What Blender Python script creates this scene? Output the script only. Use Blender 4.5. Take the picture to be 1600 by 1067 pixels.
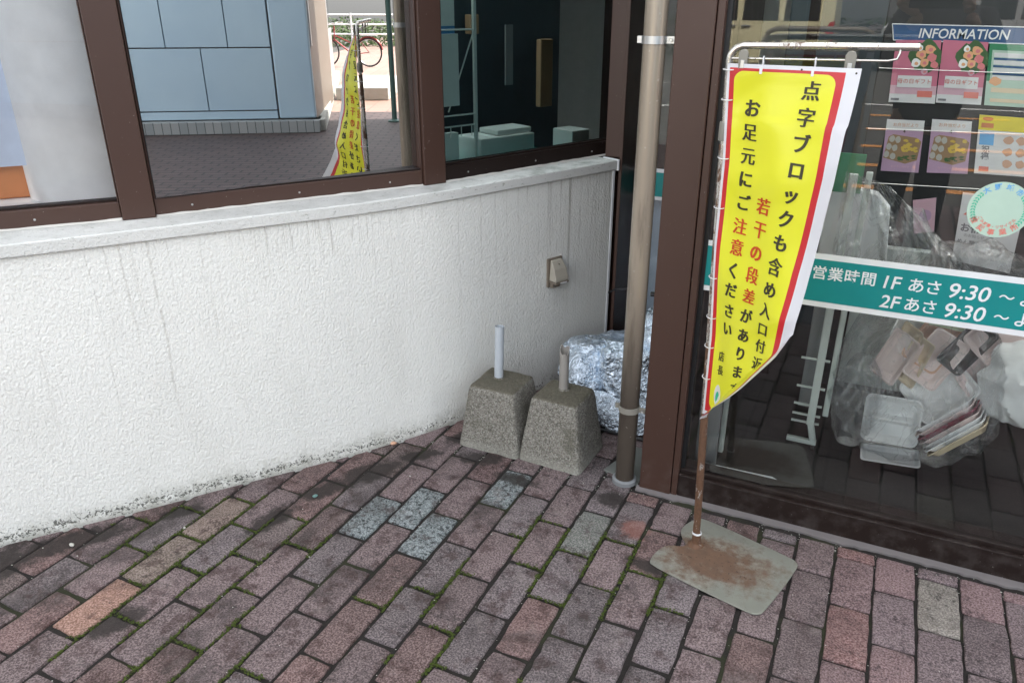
import bpy, bmesh, math, random
from mathutils import Vector, Matrix, noise
R = math.radians
random.seed(7)
S = bpy.context.scene
for _o in list(bpy.data.objects): bpy.data.objects.remove(_o)

# ------------------------------------------------------------------ camera
cam_d = bpy.data.cameras.new("camera"); cam = bpy.data.objects.new("camera", cam_d)
S.collection.objects.link(cam); S.camera = cam
cam_d.sensor_width = 36; cam_d.lens = 27.315; cam_d.clip_start = .03; cam_d.clip_end = 500
cam.matrix_world = Matrix(((0.9032446, -0.1726467, 0.3928642, 0), (0.4291260, 0.3633948, -0.8269190, 0),
                           (0, 0.9154984, 0.4023216, 1.5), (0, 0, 0, 1)))
# ------------------------------------------------------------------ sky, sun, exposure
SUN_EL, SUN_AZ = 56, 12           # degrees: elevation, and azimuth from +Y towards +X
w = bpy.data.worlds.new("World"); S.world = w; w.use_nodes = True
nt = w.node_tree; nt.nodes.clear()
sky = nt.nodes.new('ShaderNodeTexSky'); sky.sky_type = 'NISHITA'; sky.sun_disc = False
sky.sun_elevation = R(SUN_EL); sky.sun_rotation = R(SUN_AZ); sky.dust_density = 2.5; sky.air_density = 1.0
hs = nt.nodes.new('ShaderNodeHueSaturation'); hs.inputs['Saturation'].default_value = .16
bg = nt.nodes.new('ShaderNodeBackground'); bg.inputs[1].default_value = .15
wo = nt.nodes.new('ShaderNodeOutputWorld')
nt.links.new(sky.outputs[0], hs.inputs['Color']); nt.links.new(hs.outputs[0], bg.inputs[0]); nt.links.new(bg.outputs[0], wo.inputs[0])
sl = bpy.data.lights.new("sun", 'SUN'); sl.energy = 3.2; sl.angle = R(.5); sl.color = (1, .95, .87)
sun = bpy.data.objects.new("sun", sl); S.collection.objects.link(sun)
sd = Vector((math.sin(R(SUN_AZ))*math.cos(R(SUN_EL)), math.cos(R(SUN_AZ))*math.cos(R(SUN_EL)), math.sin(R(SUN_EL))))
sun.rotation_euler = sd.to_track_quat('Z', 'Y').to_euler()
S.view_settings.view_transform = 'Standard'; S.view_settings.look = 'None'
S.view_settings.exposure = 2.44; S.view_settings.gamma = 1
S.cycles.max_bounces = 8; S.cycles.transparent_max_bounces = 16; S.cycles.glossy_bounces = 4
S.cycles.caustics_reflective = False; S.cycles.caustics_refractive = False
S.cycles.use_denoising = True

# ------------------------------------------------------------------ node helper
class NT:
    def __init__(s, name):
        s.m = bpy.data.materials.new(name); s.m.use_nodes = True
        s.t = s.m.node_tree; s.t.nodes.clear()
        s.out = s.t.nodes.new('ShaderNodeOutputMaterial')
    def n(s, typ, ins=None, **kw):
        nd = s.t.nodes.new(typ)
        for k, v in kw.items(): setattr(nd, k, v)
        for k, v in (ins or {}).items(): s.put(nd.inputs[k], v)
        return nd
    def put(s, sock, v):
        if isinstance(v, bpy.types.NodeSocket): s.t.links.new(v, sock)
        elif isinstance(v, bpy.types.Node): s.t.links.new(v.outputs[0], sock)
        else:
            if isinstance(v, (tuple, list)) and len(v) == 3 and len(getattr(sock, 'default_value', [0]*3)) == 4: v = tuple(v)+(1,)
            sock.default_value = v
    def math(s, op, a, b=0, c=0, clamp=False):
        nd = s.t.nodes.new('ShaderNodeMath'); nd.operation = op; nd.use_clamp = clamp
        for i, v in enumerate((a, b, c)): s.put(nd.inputs[i], v)
        return nd.outputs[0]
    def mix(s, f, a, b, mode='MIX'):
        nd = s.t.nodes.new('ShaderNodeMix'); nd.data_type = 'RGBA'; nd.blend_type = mode
        s.put(nd.inputs['Factor'], f); s.put(nd.inputs[6], a); s.put(nd.inputs[7], b)
        return nd.outputs[2]
    def pos(s, scale=(1, 1, 1)):
        g = s.n('ShaderNodeNewGeometry')
        return s.n('ShaderNodeVectorMath', {0: g.outputs['Position'], 1: scale}, operation='MULTIPLY').outputs[0]
    def noise(s, scale, vec=None, detail=3, rough=.55, dist=0):
        nd = s.n('ShaderNodeTexNoise', {'Scale': scale, 'Detail': detail, 'Roughness': rough, 'Distortion': dist})
        s.put(nd.inputs['Vector'], vec if vec is not None else s.pos())
        return nd.outputs[0]
    def ramp(s, f, a, b):
        nd = s.n('ShaderNodeMapRange', {0: f, 1: a, 2: b}); nd.clamp = True
        nd.interpolation_type = 'SMOOTHSTEP'
        return nd.outputs[0]
    def xyz(s, vec=None):
        return s.n('ShaderNodeSeparateXYZ', {0: vec if vec is not None else s.pos()}).outputs
    def bump(s, h, strength=.5, dist=.002, normal=None):
        nd = s.n('ShaderNodeBump', {'Height': h, 'Strength': strength, 'Distance': dist})
        if normal is not None: s.put(nd.inputs['Normal'], normal)
        return nd.outputs[0]
    def bsdf(s, color, rough=.6, metal=0, normal=None, **extra):
        nd = s.n('ShaderNodeBsdfPrincipled', {'Base Color': color, 'Roughness': rough, 'Metallic': metal})
        if normal is not None: s.put(nd.inputs['Normal'], normal)
        for k, v in extra.items(): s.put(nd.inputs[k.replace('_', ' ')], v)
        s.t.links.new(nd.outputs[0], s.out.inputs[0])
        return nd
M = {}
def simple(name, col, rough=.6, metal=0, vary=.12, vs=14, bump=0, bs=200, **ex):
    t = NT(name); nz = t.noise(vs, detail=4)
    dark = tuple(c*(1-vary) for c in col); lite = tuple(min(1, c*(1+vary)) for c in col)
    c = t.mix(nz, dark, lite)
    nm = t.bump(t.noise(bs, detail=2), .4, bump) if bump else None
    r = t.math('ADD', rough-.08, t.math('MULTIPLY', t.noise(vs*2.3), .16))
    t.bsdf(c, r, metal, nm, **ex); M[name] = t.m; return t.m

# white textured render of the curved wall
def mk_stucco():
    t = NT('white_stucco'); P = t.pos(); x, y, z = t.xyz()
    c = t.mix(t.noise(3), (.80, .805, .77), (.86, .865, .83))
    # run-off streaks: thin vertical lines under the sill
    sv = t.pos((26, 26, .35)); st = t.noise(1.6, sv, 5, .7, .3)
    st2 = t.noise(5.2, t.pos((14, 14, .25)), 3, .6, .2)
    up = t.ramp(z, .10, .85)
    edge = t.ramp(y, 1.7, 3.0)
    line = t.math('MULTIPLY', t.ramp(st, .56, .66), t.math('ADD', .42, t.math('MULTIPLY', edge, .40)))
    line2 = t.math('MULTIPLY', t.ramp(t.math('ABSOLUTE', t.math('SUBTRACT', st2, .5)), .014, .002), .60)
    lines = t.math('MULTIPLY', t.math('MAXIMUM', line, line2), t.math('MULTIPLY', up, t.ramp(t.noise(1.9), .40, .60)))
    c = t.mix(t.math('MULTIPLY', lines, 1.0), c, (.36, .34, .30))
    c = t.mix(t.math('MULTIPLY', t.ramp(t.noise(1.7, t.pos((3, 3, 1.2))), .5, .75), .25), c, (.66, .66, .62))
    wob = t.math('MULTIPLY', t.math('SUBTRACT', t.noise(6, t.pos((0.3, .3, 1)), 3), .5), .02)
    rd = random.Random(12); dr = None
    for y0 in (.98, 1.36, 1.40, 1.43, 1.455, 1.49, 1.53, 1.60, 1.74, 2.015, 2.03, 2.19, 2.32, 2.41, 2.47, 2.52, 2.57, 2.61, 2.66, 2.72, 2.76, 2.81, 2.86, 2.92):
        wd = rd.uniform(.0015, .0045); z0 = rd.uniform(.15, .62); st3 = rd.uniform(.14, .34)
        d = t.ramp(t.math('ABSOLUTE', t.math('SUBTRACT', t.math('ADD', y, wob), y0)), wd, wd*.3)
        d = t.math('MULTIPLY', d, t.math('MULTIPLY', t.ramp(z, z0, z0+.35), st3))
        dr = d if dr is None else t.math('MAXIMUM', dr, d)
    c = t.mix(t.math('MULTIPLY', dr, t.ramp(t.noise(35), .25, .6)), c, (.25, .22, .18))
    # black algae peppering close to the paving
    sp = t.noise(110, t.pos((1, 1, 1.1)), 4, .65, .8)
    zz = t.math('ABSOLUTE', t.math('SUBTRACT', z, t.math('ADD', .004, t.math('MULTIPLY', t.noise(3.2, None, 5), .04))))
    lim = t.math('ADD', t.math('ADD', .50, t.math('MULTIPLY', t.ramp(x, -1.75, -1.2), .05)), t.math('MULTIPLY', zz, 4.2))
    mask = t.ramp(t.math('SUBTRACT', sp, lim), -.01, .03)
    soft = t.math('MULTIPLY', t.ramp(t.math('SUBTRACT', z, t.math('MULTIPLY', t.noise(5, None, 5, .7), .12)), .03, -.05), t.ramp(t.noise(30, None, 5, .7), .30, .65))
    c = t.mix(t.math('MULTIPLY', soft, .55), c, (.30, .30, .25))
    c = t.mix(t.math('MULTIPLY', mask, .88), c, (.07, .075, .062))
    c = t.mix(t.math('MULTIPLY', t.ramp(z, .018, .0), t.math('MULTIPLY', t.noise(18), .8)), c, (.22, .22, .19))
    v = t.n('ShaderNodeTexVoronoi', {'Scale': 165, 'Vector': t.n('ShaderNodeVectorMath', {0: t.pos((1, 1, .62)), 1: t.n('ShaderNodeVectorMath', {0: t.n('ShaderNodeTexNoise', {'Scale': 60}).outputs[1], 1: (.012, .012, .012)}, operation='MULTIPLY').outputs[0]}, operation='ADD').outputs[0]}, feature='SMOOTH_F1')
    h = t.math('ADD', t.math('MULTIPLY', v.outputs[0], -1.0), t.math('ADD', t.math('MULTIPLY', t.noise(135, t.pos((1, 1, .75)), 4, .65, .15), 1.6), t.math('MULTIPLY', t.noise(240), .35)))
    t.bsdf(c, .82, 0, t.bump(h, .8, .0027)); M['stucco'] = t.m
mk_stucco()
def mk_sill():
    t = NT('weathered_sill'); z = t.xyz()[2]
    n_ = t.xyz(t.n('ShaderNodeNewGeometry').outputs['Normal'])[2]
    c = t.mix(t.noise(4), (.62, .63, .61), (.73, .735, .71))
    y = t.xyz()[1]
    d = t.math('MULTIPLY', t.ramp(t.noise(9, None, 6, .65), .42, .7), t.math('ADD', .30, t.math('MULTIPLY', t.ramp(y, 1.9, 3.0), .55)))
    c = t.mix(t.math('MULTIPLY', d, t.ramp(n_, .2, .8)), c, (.24, .26, .23))
    c = t.mix(t.math('MULTIPLY', t.ramp(t.noise(50, t.pos((1, 1, 2)), 4, .7), .60, .66), .5), c, (.16, .18, .14))
    h = t.math('ADD', t.noise(85, None, 4, .6, .6), t.math('MULTIPLY', t.noise(240), .4))
    t.bsdf(c, .8, 0, t.bump(h, .9, .004)); M['sill'] = t.m
mk_sill()
def mk_brown(name, a, b, rough=.36):
    t = NT(name)
    c = t.mix(t.noise(2.2, None, 4), a, b)
    sc = t.ramp(t.noise(140, None, 2), .735, .76)
    c = t.mix(t.math('MULTIPLY', sc, .5), c, (.35, .33, .3))
    z = t.xyz()[2]
    dust = t.math('MULTIPLY', t.ramp(z, .2, 0), t.ramp(t.noise(25, None, 4), .4, .75))
    c = t.mix(t.math('MULTIPLY', dust, .16), c, (.20, .18, .17))
    r = t.math('ADD', rough, t.math('MULTIPLY', t.noise(12), .14))
    t.bsdf(c, r, 0, t.bump(t.noise(90), .15, .0008), Specular_IOR_Level=.18 if 'dark' in name else .42); M[name] = t.m
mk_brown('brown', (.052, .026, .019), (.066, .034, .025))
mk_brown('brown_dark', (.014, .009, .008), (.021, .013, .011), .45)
def mk_glass(name, fac, tint=(.93, .97, .95), rough=0.0, sheen=0.0):
    t = NT(name)
    fr = t.n('ShaderNodeFresnel', {'IOR': 1.5}).outputs[0]
    f = t.math('ADD', fac, t.math('MULTIPLY', fr, 1.0), clamp=True)
    gl = t.n('ShaderNodeBsdfGlossy', {'Color': (1, 1, 1), 'Roughness': rough}); tr = t.n('ShaderNodeBsdfTransparent', {'Color': tint})
    mx = t.n('ShaderNodeMixShader', {0: f, 1: tr.outputs[0], 2: gl.outputs[0]})
    t.t.links.new(mx.outputs[0], t.out.inputs[0]); M[name] = t.m
mk_glass('glass_door', .022, (.95, .97, .96)); mk_glass('glass_a', .01, (.99, .99, 1.0)); mk_glass('glass_b', .50, (.5, .56, .56)); mk_glass('glass_c', .0, (.66, .78, .78))
def mk_clear():
    t = NT('glass_edge'); tr = t.n('ShaderNodeBsdfTransparent', {'Color': (.98, .99, .985)}); t.t.links.new(tr.outputs[0], t.out.inputs[0]); M['glass_edge'] = t.m
mk_clear()
def mk_frost():
    t = NT('frosted'); tl = t.n('ShaderNodeBsdfTranslucent', {'Color': (.80, .82, .84)}); t.t.links.new(tl.outputs[0], t.out.inputs[0]); M['frosted'] = t.m
mk_frost()
def mk_film():
    t = NT('clear_plastic')
    h = t.noise(11, None, 5, .65, 1.6)
    nm = t.bump(h, 1.0, .014)
    fr = t.n('ShaderNodeFresnel', {'IOR': 1.45, 'Normal': nm}).outputs[0]
    gl = t.n('ShaderNodeBsdfGlossy', {'Color': (1, 1, 1), 'Roughness': .16, 'Normal': nm}); tr = t.n('ShaderNodeBsdfTransparent', {'Color': (.98, .985, .99)})
    df = t.n('ShaderNodeBsdfDiffuse', {'Color': (.85, .88, .9), 'Normal': nm})
    ridg = t.ramp(t.math('ABSOLUTE', t.math('SUBTRACT', t.noise(6, t.pos((1.5, 1, .8)), 3, .6, 1.5), .5)), .03, .0)
    m1 = t.n('ShaderNodeMixShader', {0: t.math('ADD', .035, t.math('MULTIPLY', ridg, .20)), 1: tr.outputs[0], 2: df.outputs[0]})
    m2 = t.n('ShaderNodeMixShader', {0: t.math('ADD', .015, t.math('MULTIPLY', fr, .5), clamp=True), 1: m1.outputs[0], 2: gl.outputs[0]})
    t.t.links.new(m2.outputs[0], t.out.inputs[0]); M['film'] = t.m
mk_film()
def mk_brick():
    t = NT('brick_paver'); a = t.n('ShaderNodeAttribute', attribute_name='tone').outputs[0]
    x, y, z = t.xyz()
    sp = t.noise(190, None, 4, .8)
    c = t.mix(t.ramp(sp, .40, .62), t.mix(.60, a, (0, 0, 0)), t.mix(.26, a, (.66, .56, .56)))
    c = t.mix(.90, a, c)
    wp = t.noise(48, None, 6, .8, .4)
    c = t.mix(t.math('MULTIPLY', t.ramp(wp, .50, .64), t.ramp(t.noise(7, None, 4, .6), .40, .60)), c, t.mix(.78, c, (.0, .0, .0)))
    rgb = t.n('ShaderNodeSeparateColor', {0: a}).outputs
    slate = t.math('GREATER_THAN', rgb[2], t.math('MULTIPLY', rgb[0], 1.12))
    c = t.mix(t.math('MULTIPLY', slate, t.ramp(t.noise(75, None, 5, .78, .5), .47, .60)), c, (.030, .036, .038))
    clean = t.math('SUBTRACT', 1.0, t.math('MULTIPLY', t.ramp(x, -.25, .15), .65))
    big = t.noise(4.6, None, 6, .70, .6)
    c = t.mix(t.math('MULTIPLY', t.math('MULTIPLY', t.ramp(big, .49, .66), .66), clean), c, (.028, .022, .021))
    md = t.noise(14, None, 5, .7)
    c = t.mix(t.math('MULTIPLY', t.math('MULTIPLY', t.ramp(md, .51, .63), .58), clean), c, (.034, .013, .011))
    lt = t.ramp(t.noise(9, t.pos((1, 1, 1)), 4, .6), .58, .75)
    c = t.mix(t.math('MULTIPLY', lt, .25), c, (.36, .30, .29))
    # white lime specks
    wsp = t.ramp(t.noise(230, None, 2, .6), .74, .78)
    c = t.mix(t.math('MULTIPLY', wsp, .6), c, (.55, .52, .5))
    # black algae film: worn patches with their own outline along the foot of the wall
    def blob(cx, cy, rx, ry, ang=0):
        ca, sa = math.cos(R(ang)), math.sin(R(ang))
        dx = t.math('SUBTRACT', x, cx); dy = t.math('SUBTRACT', y, cy)
        u = t.math('DIVIDE', t.math('ADD', t.math('MULTIPLY', dx, ca), t.math('MULTIPLY', dy, sa)), rx)
        v = t.math('DIVIDE', t.math('SUBTRACT', t.math('MULTIPLY', dy, ca), t.math('MULTIPLY', dx, sa)), ry)
        d = t.math('SQRT', t.math('ADD', t.math('MULTIPLY', u, u), t.math('MULTIPLY', v, v)))
        return t.ramp(t.math('ADD', d, t.math('MULTIPLY', t.math('SUBTRACT', t.noise(22, None, 5, .7), .5), 1.7)), 1.05, .55)
    m = blob(-2.03, 1.15, .25, .062, 52)
    for b_ in ((-1.84, 1.40, .09, .04, 52), (-1.50, 1.70, .11, .05, 60), (-1.43, 1.84, .17, .065, 60), (-1.12, 2.10, .10, .05, 20), (-1.55, 1.50, .12, .05, 80), (-1.33, 2.02, .09, .04, 40), (-.95, 2.03, .10, .035, 0), (-1.62, .98, .10, .05, 70), (-1.25, 2.20, .08, .05, 60), (-.62, 2.06, .07, .05, 0), (-2.15, .97, .2, .1, 50), (-.40, 1.80, .09, .04, 0)):
        m = t.math('MAXIMUM', m, blob(*b_))
    c = t.mix(t.math('MULTIPLY', m, .88), c, (.016, .012, .010))
    rr = blob(-.50, 1.94, .055, .05)
    c = t.mix(t.math('MULTIPLY', rr, .45), c, (.30, .11, .08))
    h = t.math('ADD', t.noise(420, None, 2, .7), t.math('MULTIPLY', t.noise(60, None, 4), 1.6))
    t.bsdf(c, t.math('ADD', .72, t.math('MULTIPLY', sp, .2)), 0, t.bump(h, .7, .0022)); M['brick'] = t.m
mk_brick()
def mk_joint():
    t = NT('joint_sand')
    c = t.mix(t.noise(160, None, 3), (.005, .004, .004), (.026, .021, .018))
    c = t.mix(t.math('MULTIPLY', t.ramp(t.noise(4.5, None, 4), .52, .64), .5), c, (.028, .036, .009))
    t.bsdf(c, .95, 0, t.bump(t.noise(200), .8, .004)); M['joint'] = t.m
mk_joint()
def mk_concrete():
    t = NT('old_concrete')
    v = t.n('ShaderNodeTexVoronoi', {'Scale': 230, 'Vector': t.pos()}, feature='F1')
    c = t.mix(t.n('ShaderNodeRGBToBW', {0: v.outputs[1]}).outputs[0], (.07, .066, .055), (.38, .365, .325))
    c = t.mix(t.math('MULTIPLY', t.ramp(t.noise(170, None, 3), .42, .7), .6), c, (.12, .105, .08))
    z = t.xyz()[2]; nz = t.xyz(t.n('ShaderNodeNewGeometry').outputs['Normal'])[2]
    c = t.mix(t.math('MULTIPLY', t.ramp(nz, .4, .9), .8), c, t.mix(t.noise(60, None, 4), (.040, .036, .022), (.12, .105, .07)))
    c = t.mix(t.math('MULTIPLY', t.ramp(t.noise(9, None, 5, .6), .52, .7), .55), c, (.075, .072, .048))
    c = t.mix(t.math('MULTIPLY', t.ramp(z, .05, .0), .5), c, (.33, .33, .29))
    c = t.mix(t.math('MULTIPLY', t.ramp(t.n('ShaderNodeTexVoronoi', {'Scale': 75, 'Vector': t.pos()}, feature='F1').outputs[0], .16, .09), .8), c, (.035, .032, .024))
    h = t.math('ADD', t.math('MULTIPLY', v.outputs[0], -1), t.math('MULTIPLY', t.noise(120, None, 4), 1.2))
    t.bsdf(c, .92, 0, t.bump(h, .8, .003)); M['concrete'] = t.m
mk_concrete()
def mk_foil():
    t = NT('foil_bubble')
    vo = t.n('ShaderNodeTexVoronoi', {'Scale': 95, 'Vector': t.pos()}, feature='SMOOTH_F1')
    h = t.math('ADD', t.math('MULTIPLY', vo.outputs[0], t.math('MULTIPLY', t.ramp(t.noise(7), .35, .65), -1.3)), t.math('MULTIPLY', t.noise(30, None, 5, .62, 1.6), 2.2))
    t.bsdf((.72, .82, .93), .24, .92, t.bump(h, 1.0, .006)); M['foil'] = t.m
mk_foil()
def mk_plate():
    t = NT('rusty_plate'); x, y, z = t.xyz()
    dx = t.math('DIVIDE', t.math('SUBTRACT', x, -.245), .20); dy = t.math('DIVIDE', t.math('SUBTRACT', y, 1.890), .12)
    d = t.math('SQRT', t.math('ADD', t.math('MULTIPLY', dx, dx), t.math('MULTIPLY', dy, dy)))
    k = t.ramp(t.math('ADD', d, t.math('MULTIPLY', t.math('SUBTRACT', t.noise(26, None, 6, .72), .5), 2.1)), 1.25, .35)
    base = t.mix(t.noise(14, None, 5), (.27, .275, .24), (.38, .38, .335))
    rust = t.mix(t.noise(45, None, 6, .75), (.045, .020, .011), (.19, .095, .050))
    c = t.mix(t.math('MULTIPLY', k, .92), base, rust)
    pits = t.ramp(t.noise(120, None, 3), .62, .70)
    c = t.mix(t.math('MULTIPLY', pits, t.math('MULTIPLY', k, .9)), c, (.035, .016, .010))
    t.bsdf(c, t.math('ADD', .38, t.math('MULTIPLY', k, .4)), t.math('SUBTRACT', .55, t.math('MULTIPLY', k, .5)), t.bump(t.noise(110, None, 4), .3, .001)); M['plate'] = t.m
mk_plate()
def mk_pole(name, lim):
    t = NT(name)
    n1 = t.noise(20, t.pos((2, 2, .8)), 6, .7)
    k = t.ramp(n1, lim, lim+.10)
    rust = t.mix(t.noise(90, None, 4), (.050, .023, .014), (.20, .105, .058))
    c = t.mix(k, (.60, .58, .54), rust)
    t.bsdf(c, t.math('ADD', .22, t.math('MULTIPLY', k, .5)), t.math('SUBTRACT', .9, t.math('MULTIPLY', k, .8)), t.bump(t.noise(160), .3, .001)); M[name] = t.m
mk_pole('pole_rust', .33); mk_pole('pole_mid', .46); mk_pole('chrome_worn', .56)
def mk_pipe():
    t = NT('drain_pipe'); z = t.xyz()[2]
    c = t.mix(t.noise(3, t.pos((1, 1, .4)), 4), (.30, .255, .20), (.38, .325, .26))
    c = t.mix(t.math('MULTIPLY', t.ramp(t.noise(5, t.pos((6, 6, .7)), 5, .6), .50, .72), .6), c, (.10, .08, .065))
    c = t.mix(t.math('MULTIPLY', t.ramp(z, .80, .25), .85), c, (.046, .036, .030))  # shade painted into the colour: pipe darkens towards its foot
    c = t.mix(t.math('MULTIPLY', t.ramp(t.noise(60, None, 4), .66, .72), .4), c, (.5, .47, .42))
    t.bsdf(c, .30, .35, t.bump(t.noise(50), .1, .001)); M['pipe'] = t.m
mk_pipe()
BW, BH = .292, .925
def mk_banner():
    t = NT('banner_print'); uv = t.n('ShaderNodeUVMap'); u, v, _ = t.xyz(uv.outputs[0])   # metres, v down
    def rrect(x0, x1, y0, y1, r):
        cx, cy, hx, hy = (x0+x1)/2, (y0+y1)/2, (x1-x0)/2-r, (y1-y0)/2-r
        qx = t.math('MAXIMUM', t.math('SUBTRACT', t.math('ABSOLUTE', t.math('SUBTRACT', u, cx)), hx), 0)
        qy = t.math('MAXIMUM', t.math('SUBTRACT', t.math('ABSOLUTE', t.math('SUBTRACT', v, cy)), hy), 0)
        d = t.math('SQRT', t.math('ADD', t.math('MULTIPLY', qx, qx), t.math('MULTIPLY', qy, qy)))
        return t.math('LESS_THAN', d, r)
    red = rrect(.006, .262, .009, BH-.012, .001); yel = rrect(.017, .245, .0155, BH-.022, .022)
    c = t.mix(red, (.78, .78, .82), (.62, .028, .035)); c = t.mix(yel, c, (.86, .85, .035))
    nm = t.bump(t.noise(900, None, 1), .12, .0004)
    df = t.n('ShaderNodeBsdfPrincipled', {'Base Color': c, 'Roughness': .34, 'Normal': nm, 'Specular IOR Level': .55})
    tl = t.n('ShaderNodeBsdfTranslucent', {'Color': c})
    mx = t.n('ShaderNodeMixShader', {0: .24, 1: df.outputs[0], 2: tl.outputs[0]})
    t.t.links.new(mx.outputs[0], t.out.inputs[0]); M['banner'] = t.m
mk_banner()
def mk_panel():
    t = NT('brushed_panel')
    c = t.mix(t.noise(1.4, None, 3), (.40, .56, .70), (.52, .68, .78))
    t.bsdf(c, .35, .1); M['panel'] = t.m
mk_panel()
def mk_asphalt():
    t = NT('asphalt'); sp = t.noise(260, None, 3, .7)
    c = t.mix(sp, (.035, .034, .033), (.11, .108, .10)); c = t.mix(t.math('MULTIPLY', t.noise(1.2, None, 4), .4), c, (.12, .115, .105))
    t.bsdf(c, .9, 0, t.bump(sp, .6, .003)); M['asphalt'] = t.m
mk_asphalt()
def mk_tile(name, a, b, m, bw, rh, off=.5, mort=.02, turn=False):
    t = NT(name); P_ = t.pos()
    if turn: q = t.xyz(); P_ = t.n('ShaderNodeCombineXYZ', {0: q[1], 1: q[0], 2: 0.0}).outputs[0]
    br = t.n('ShaderNodeTexBrick', {'Color1': a, 'Color2': b, 'Mortar': m, 'Scale': 1, 'Mortar Size': mort*.5, 'Brick Width': bw, 'Row Height': rh, 'Vector': P_}, offset=off)
    c = t.mix(t.math('MULTIPLY', t.noise(6, None, 4), .35), br.outputs[0], tuple(k*.6 for k in a))
    t.bsdf(c, .6); M[name] = t.m
mk_tile('far_paving', (.080, .056, .055), (.115, .080, .077), (.010, .008, .007), .216, .108, .5, .022, True)
mk_tile('pink_paving', (.30, .19, .15), (.34, .23, .19), (.16, .11, .09), .6, .3, .5, .015)
mk_tile('shop_floor', (.012, .011, .0115), (.015, .0135, .013), (.004, .004, .004), .30, .30, 0, .012)
def mk_plinth():
    t = NT('plinth_brick'); q = t.xyz(); P_ = t.n('ShaderNodeCombineXYZ', {0: t.math('ADD', q[1], q[0]), 1: q[2], 2: 0.0}).outputs[0]
    br = t.n('ShaderNodeTexBrick', {'Color1': (.26, .29, .30), 'Color2': (.34, .36, .36), 'Mortar': (.10, .11, .11), 'Scale': 1, 'Mortar Size': .006, 'Brick Width': .11, 'Row Height': .20, 'Vector': P_}, offset=0)
    t.bsdf(br.outputs[0], .6); M['plinth_brick'] = t.m
mk_plinth()
for nm_, col, ro, me in (
    ('white_metal', (.62, .68, .65), .35, 0), ('white_plastic', (.84, .86, .86), .4, 0), ('pvc_grey', (.44, .48, .52), .4, 0), ('pvc_old', (.27, .255, .235), .55, 0),
    ('steel', (.55, .55, .54), .35, .9), ('grey_ring', (.22, .23, .24), .5, .1), ('clip_plastic', (.24, .23, .20), .35, 0), ('beige_metal', (.62, .56, .42), .4, .2), ('sealant', (.62, .61, .57), .8, 0), ('ring_plastic', (.75, .75, .76), .3, 0),
    ('box_beige', (.40, .37, .31), .45, 0), ('box_brown', (.17, .14, .11), .5, 0), ('teal', (.0, .235, .235), .4, 0), ('deco_white', (.78, .80, .82), .4, 0),
    ('ink', (.035, .030, .012), .6, 0), ('ink_red', (.56, .055, .01), .6, 0), ('black', (.006, .007, .009), .5, 0), ('navy', (.012, .075, .21), .4, 0),
    ('paper', (.72, .72, .73), .7, 0), ('pink', (.58, .17, .26), .6, 0), ('pink_pale', (.66, .42, .50), .6, 0), ('lilac', (.50, .33, .48), .6, 0),
    ('tray_white', (.88, .89, .90), .45, 0), ('tray_pink', (.84, .70, .68), .5, 0), ('tray_tan', (.72, .60, .42), .5, 0), ('tray_salmon', (.62, .36, .24), .5, 0), ('tray_red', (.28, .035, .07), .4, 0), ('tray_green', (.38, .46, .30), .4, 0),
    ('orange', (.62, .20, .05), .5, 0), ('rose_peach', (.80, .42, .22), .6, 0), ('rose_pink', (.72, .22, .24), .6, 0), ('leaf', (.05, .12, .04), .6, 0), ('rice', (.48, .46, .42), .6, 0), ('egg', (.66, .46, .08), .5, 0),
    ('yellow_ink', (.75, .62, .03), .5, 0), ('sky_ink', (.12, .40, .75), .5, 0), ('mint', (.46, .62, .52), .5, 0), ('mint_ink', (.03, .48, .30), .5, 0), ('coral_ink', (.72, .20, .16), .5, 0), ('grey_ink', (.20, .20, .22), .6, 0),
    ('card', (.42, .36, .28), .8, 0), ('green_card', (.03, .22, .10), .6, 0), ('mortar', (.17, .155, .155), .95, 0), ('kerb', (.42, .43, .40), .85, 0),
    ('cream_paint', (.72, .66, .42), .25, 0), ('car_glass', (.02, .025, .025), .08, 0), ('rubber', (.015, .015, .015), .7, 0), ('lamp_red', (.5, .01, .01), .2, 0), ('silver_paint', (.55, .55, .55), .3, .5),
    ('road_orange', (.62, .27, .08), .8, 0), ('road_white', (.7, .7, .68), .8, 0), ('wall_in', (.70, .70, .68), .8, 0), ('ceil_in', (.8, .8, .8), .8, 0), ('wall_out', (.5, .47, .42), .8, 0),
    ('blind', (.62, .70, .86), .7, 0), ('col_white', (.90, .88, .87), .55, 0), ('shelf_dark', (.03, .045, .055), .5, 0), ('poster_blue', (.06, .22, .45), .4, 0), ('poster_cyan', (.10, .45, .70), .3, 0), ('wood', (.32, .20, .11), .6, 0),
    ('skin', (.48, .28, .19), .5, 0), ('cloth_dark', (.010, .011, .014), .9, 0), ('cloth_grey', (.035, .04, .045), .9, 0), ('hair', (.008, .006, .005), .4, 0),
    ('post_green', (.10, .19, .17), .5, .2), ('bike_red', (.28, .04, .04), .3, .2), ('pebble', (.45, .44, .40), .6, 0), ('pebble_blue', (.12, .22, .21), .5, 0), ('hedge', (.05, .09, .02), .7, 0), ('stone', (.15, .16, .15), .8, 0), ('acrylic', (.75, .8, .82), .2, 0)):
    simple(nm_, col, ro, me)
simple('moss', (.050, .072, .008), .95, 0, .6, 40)

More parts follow.
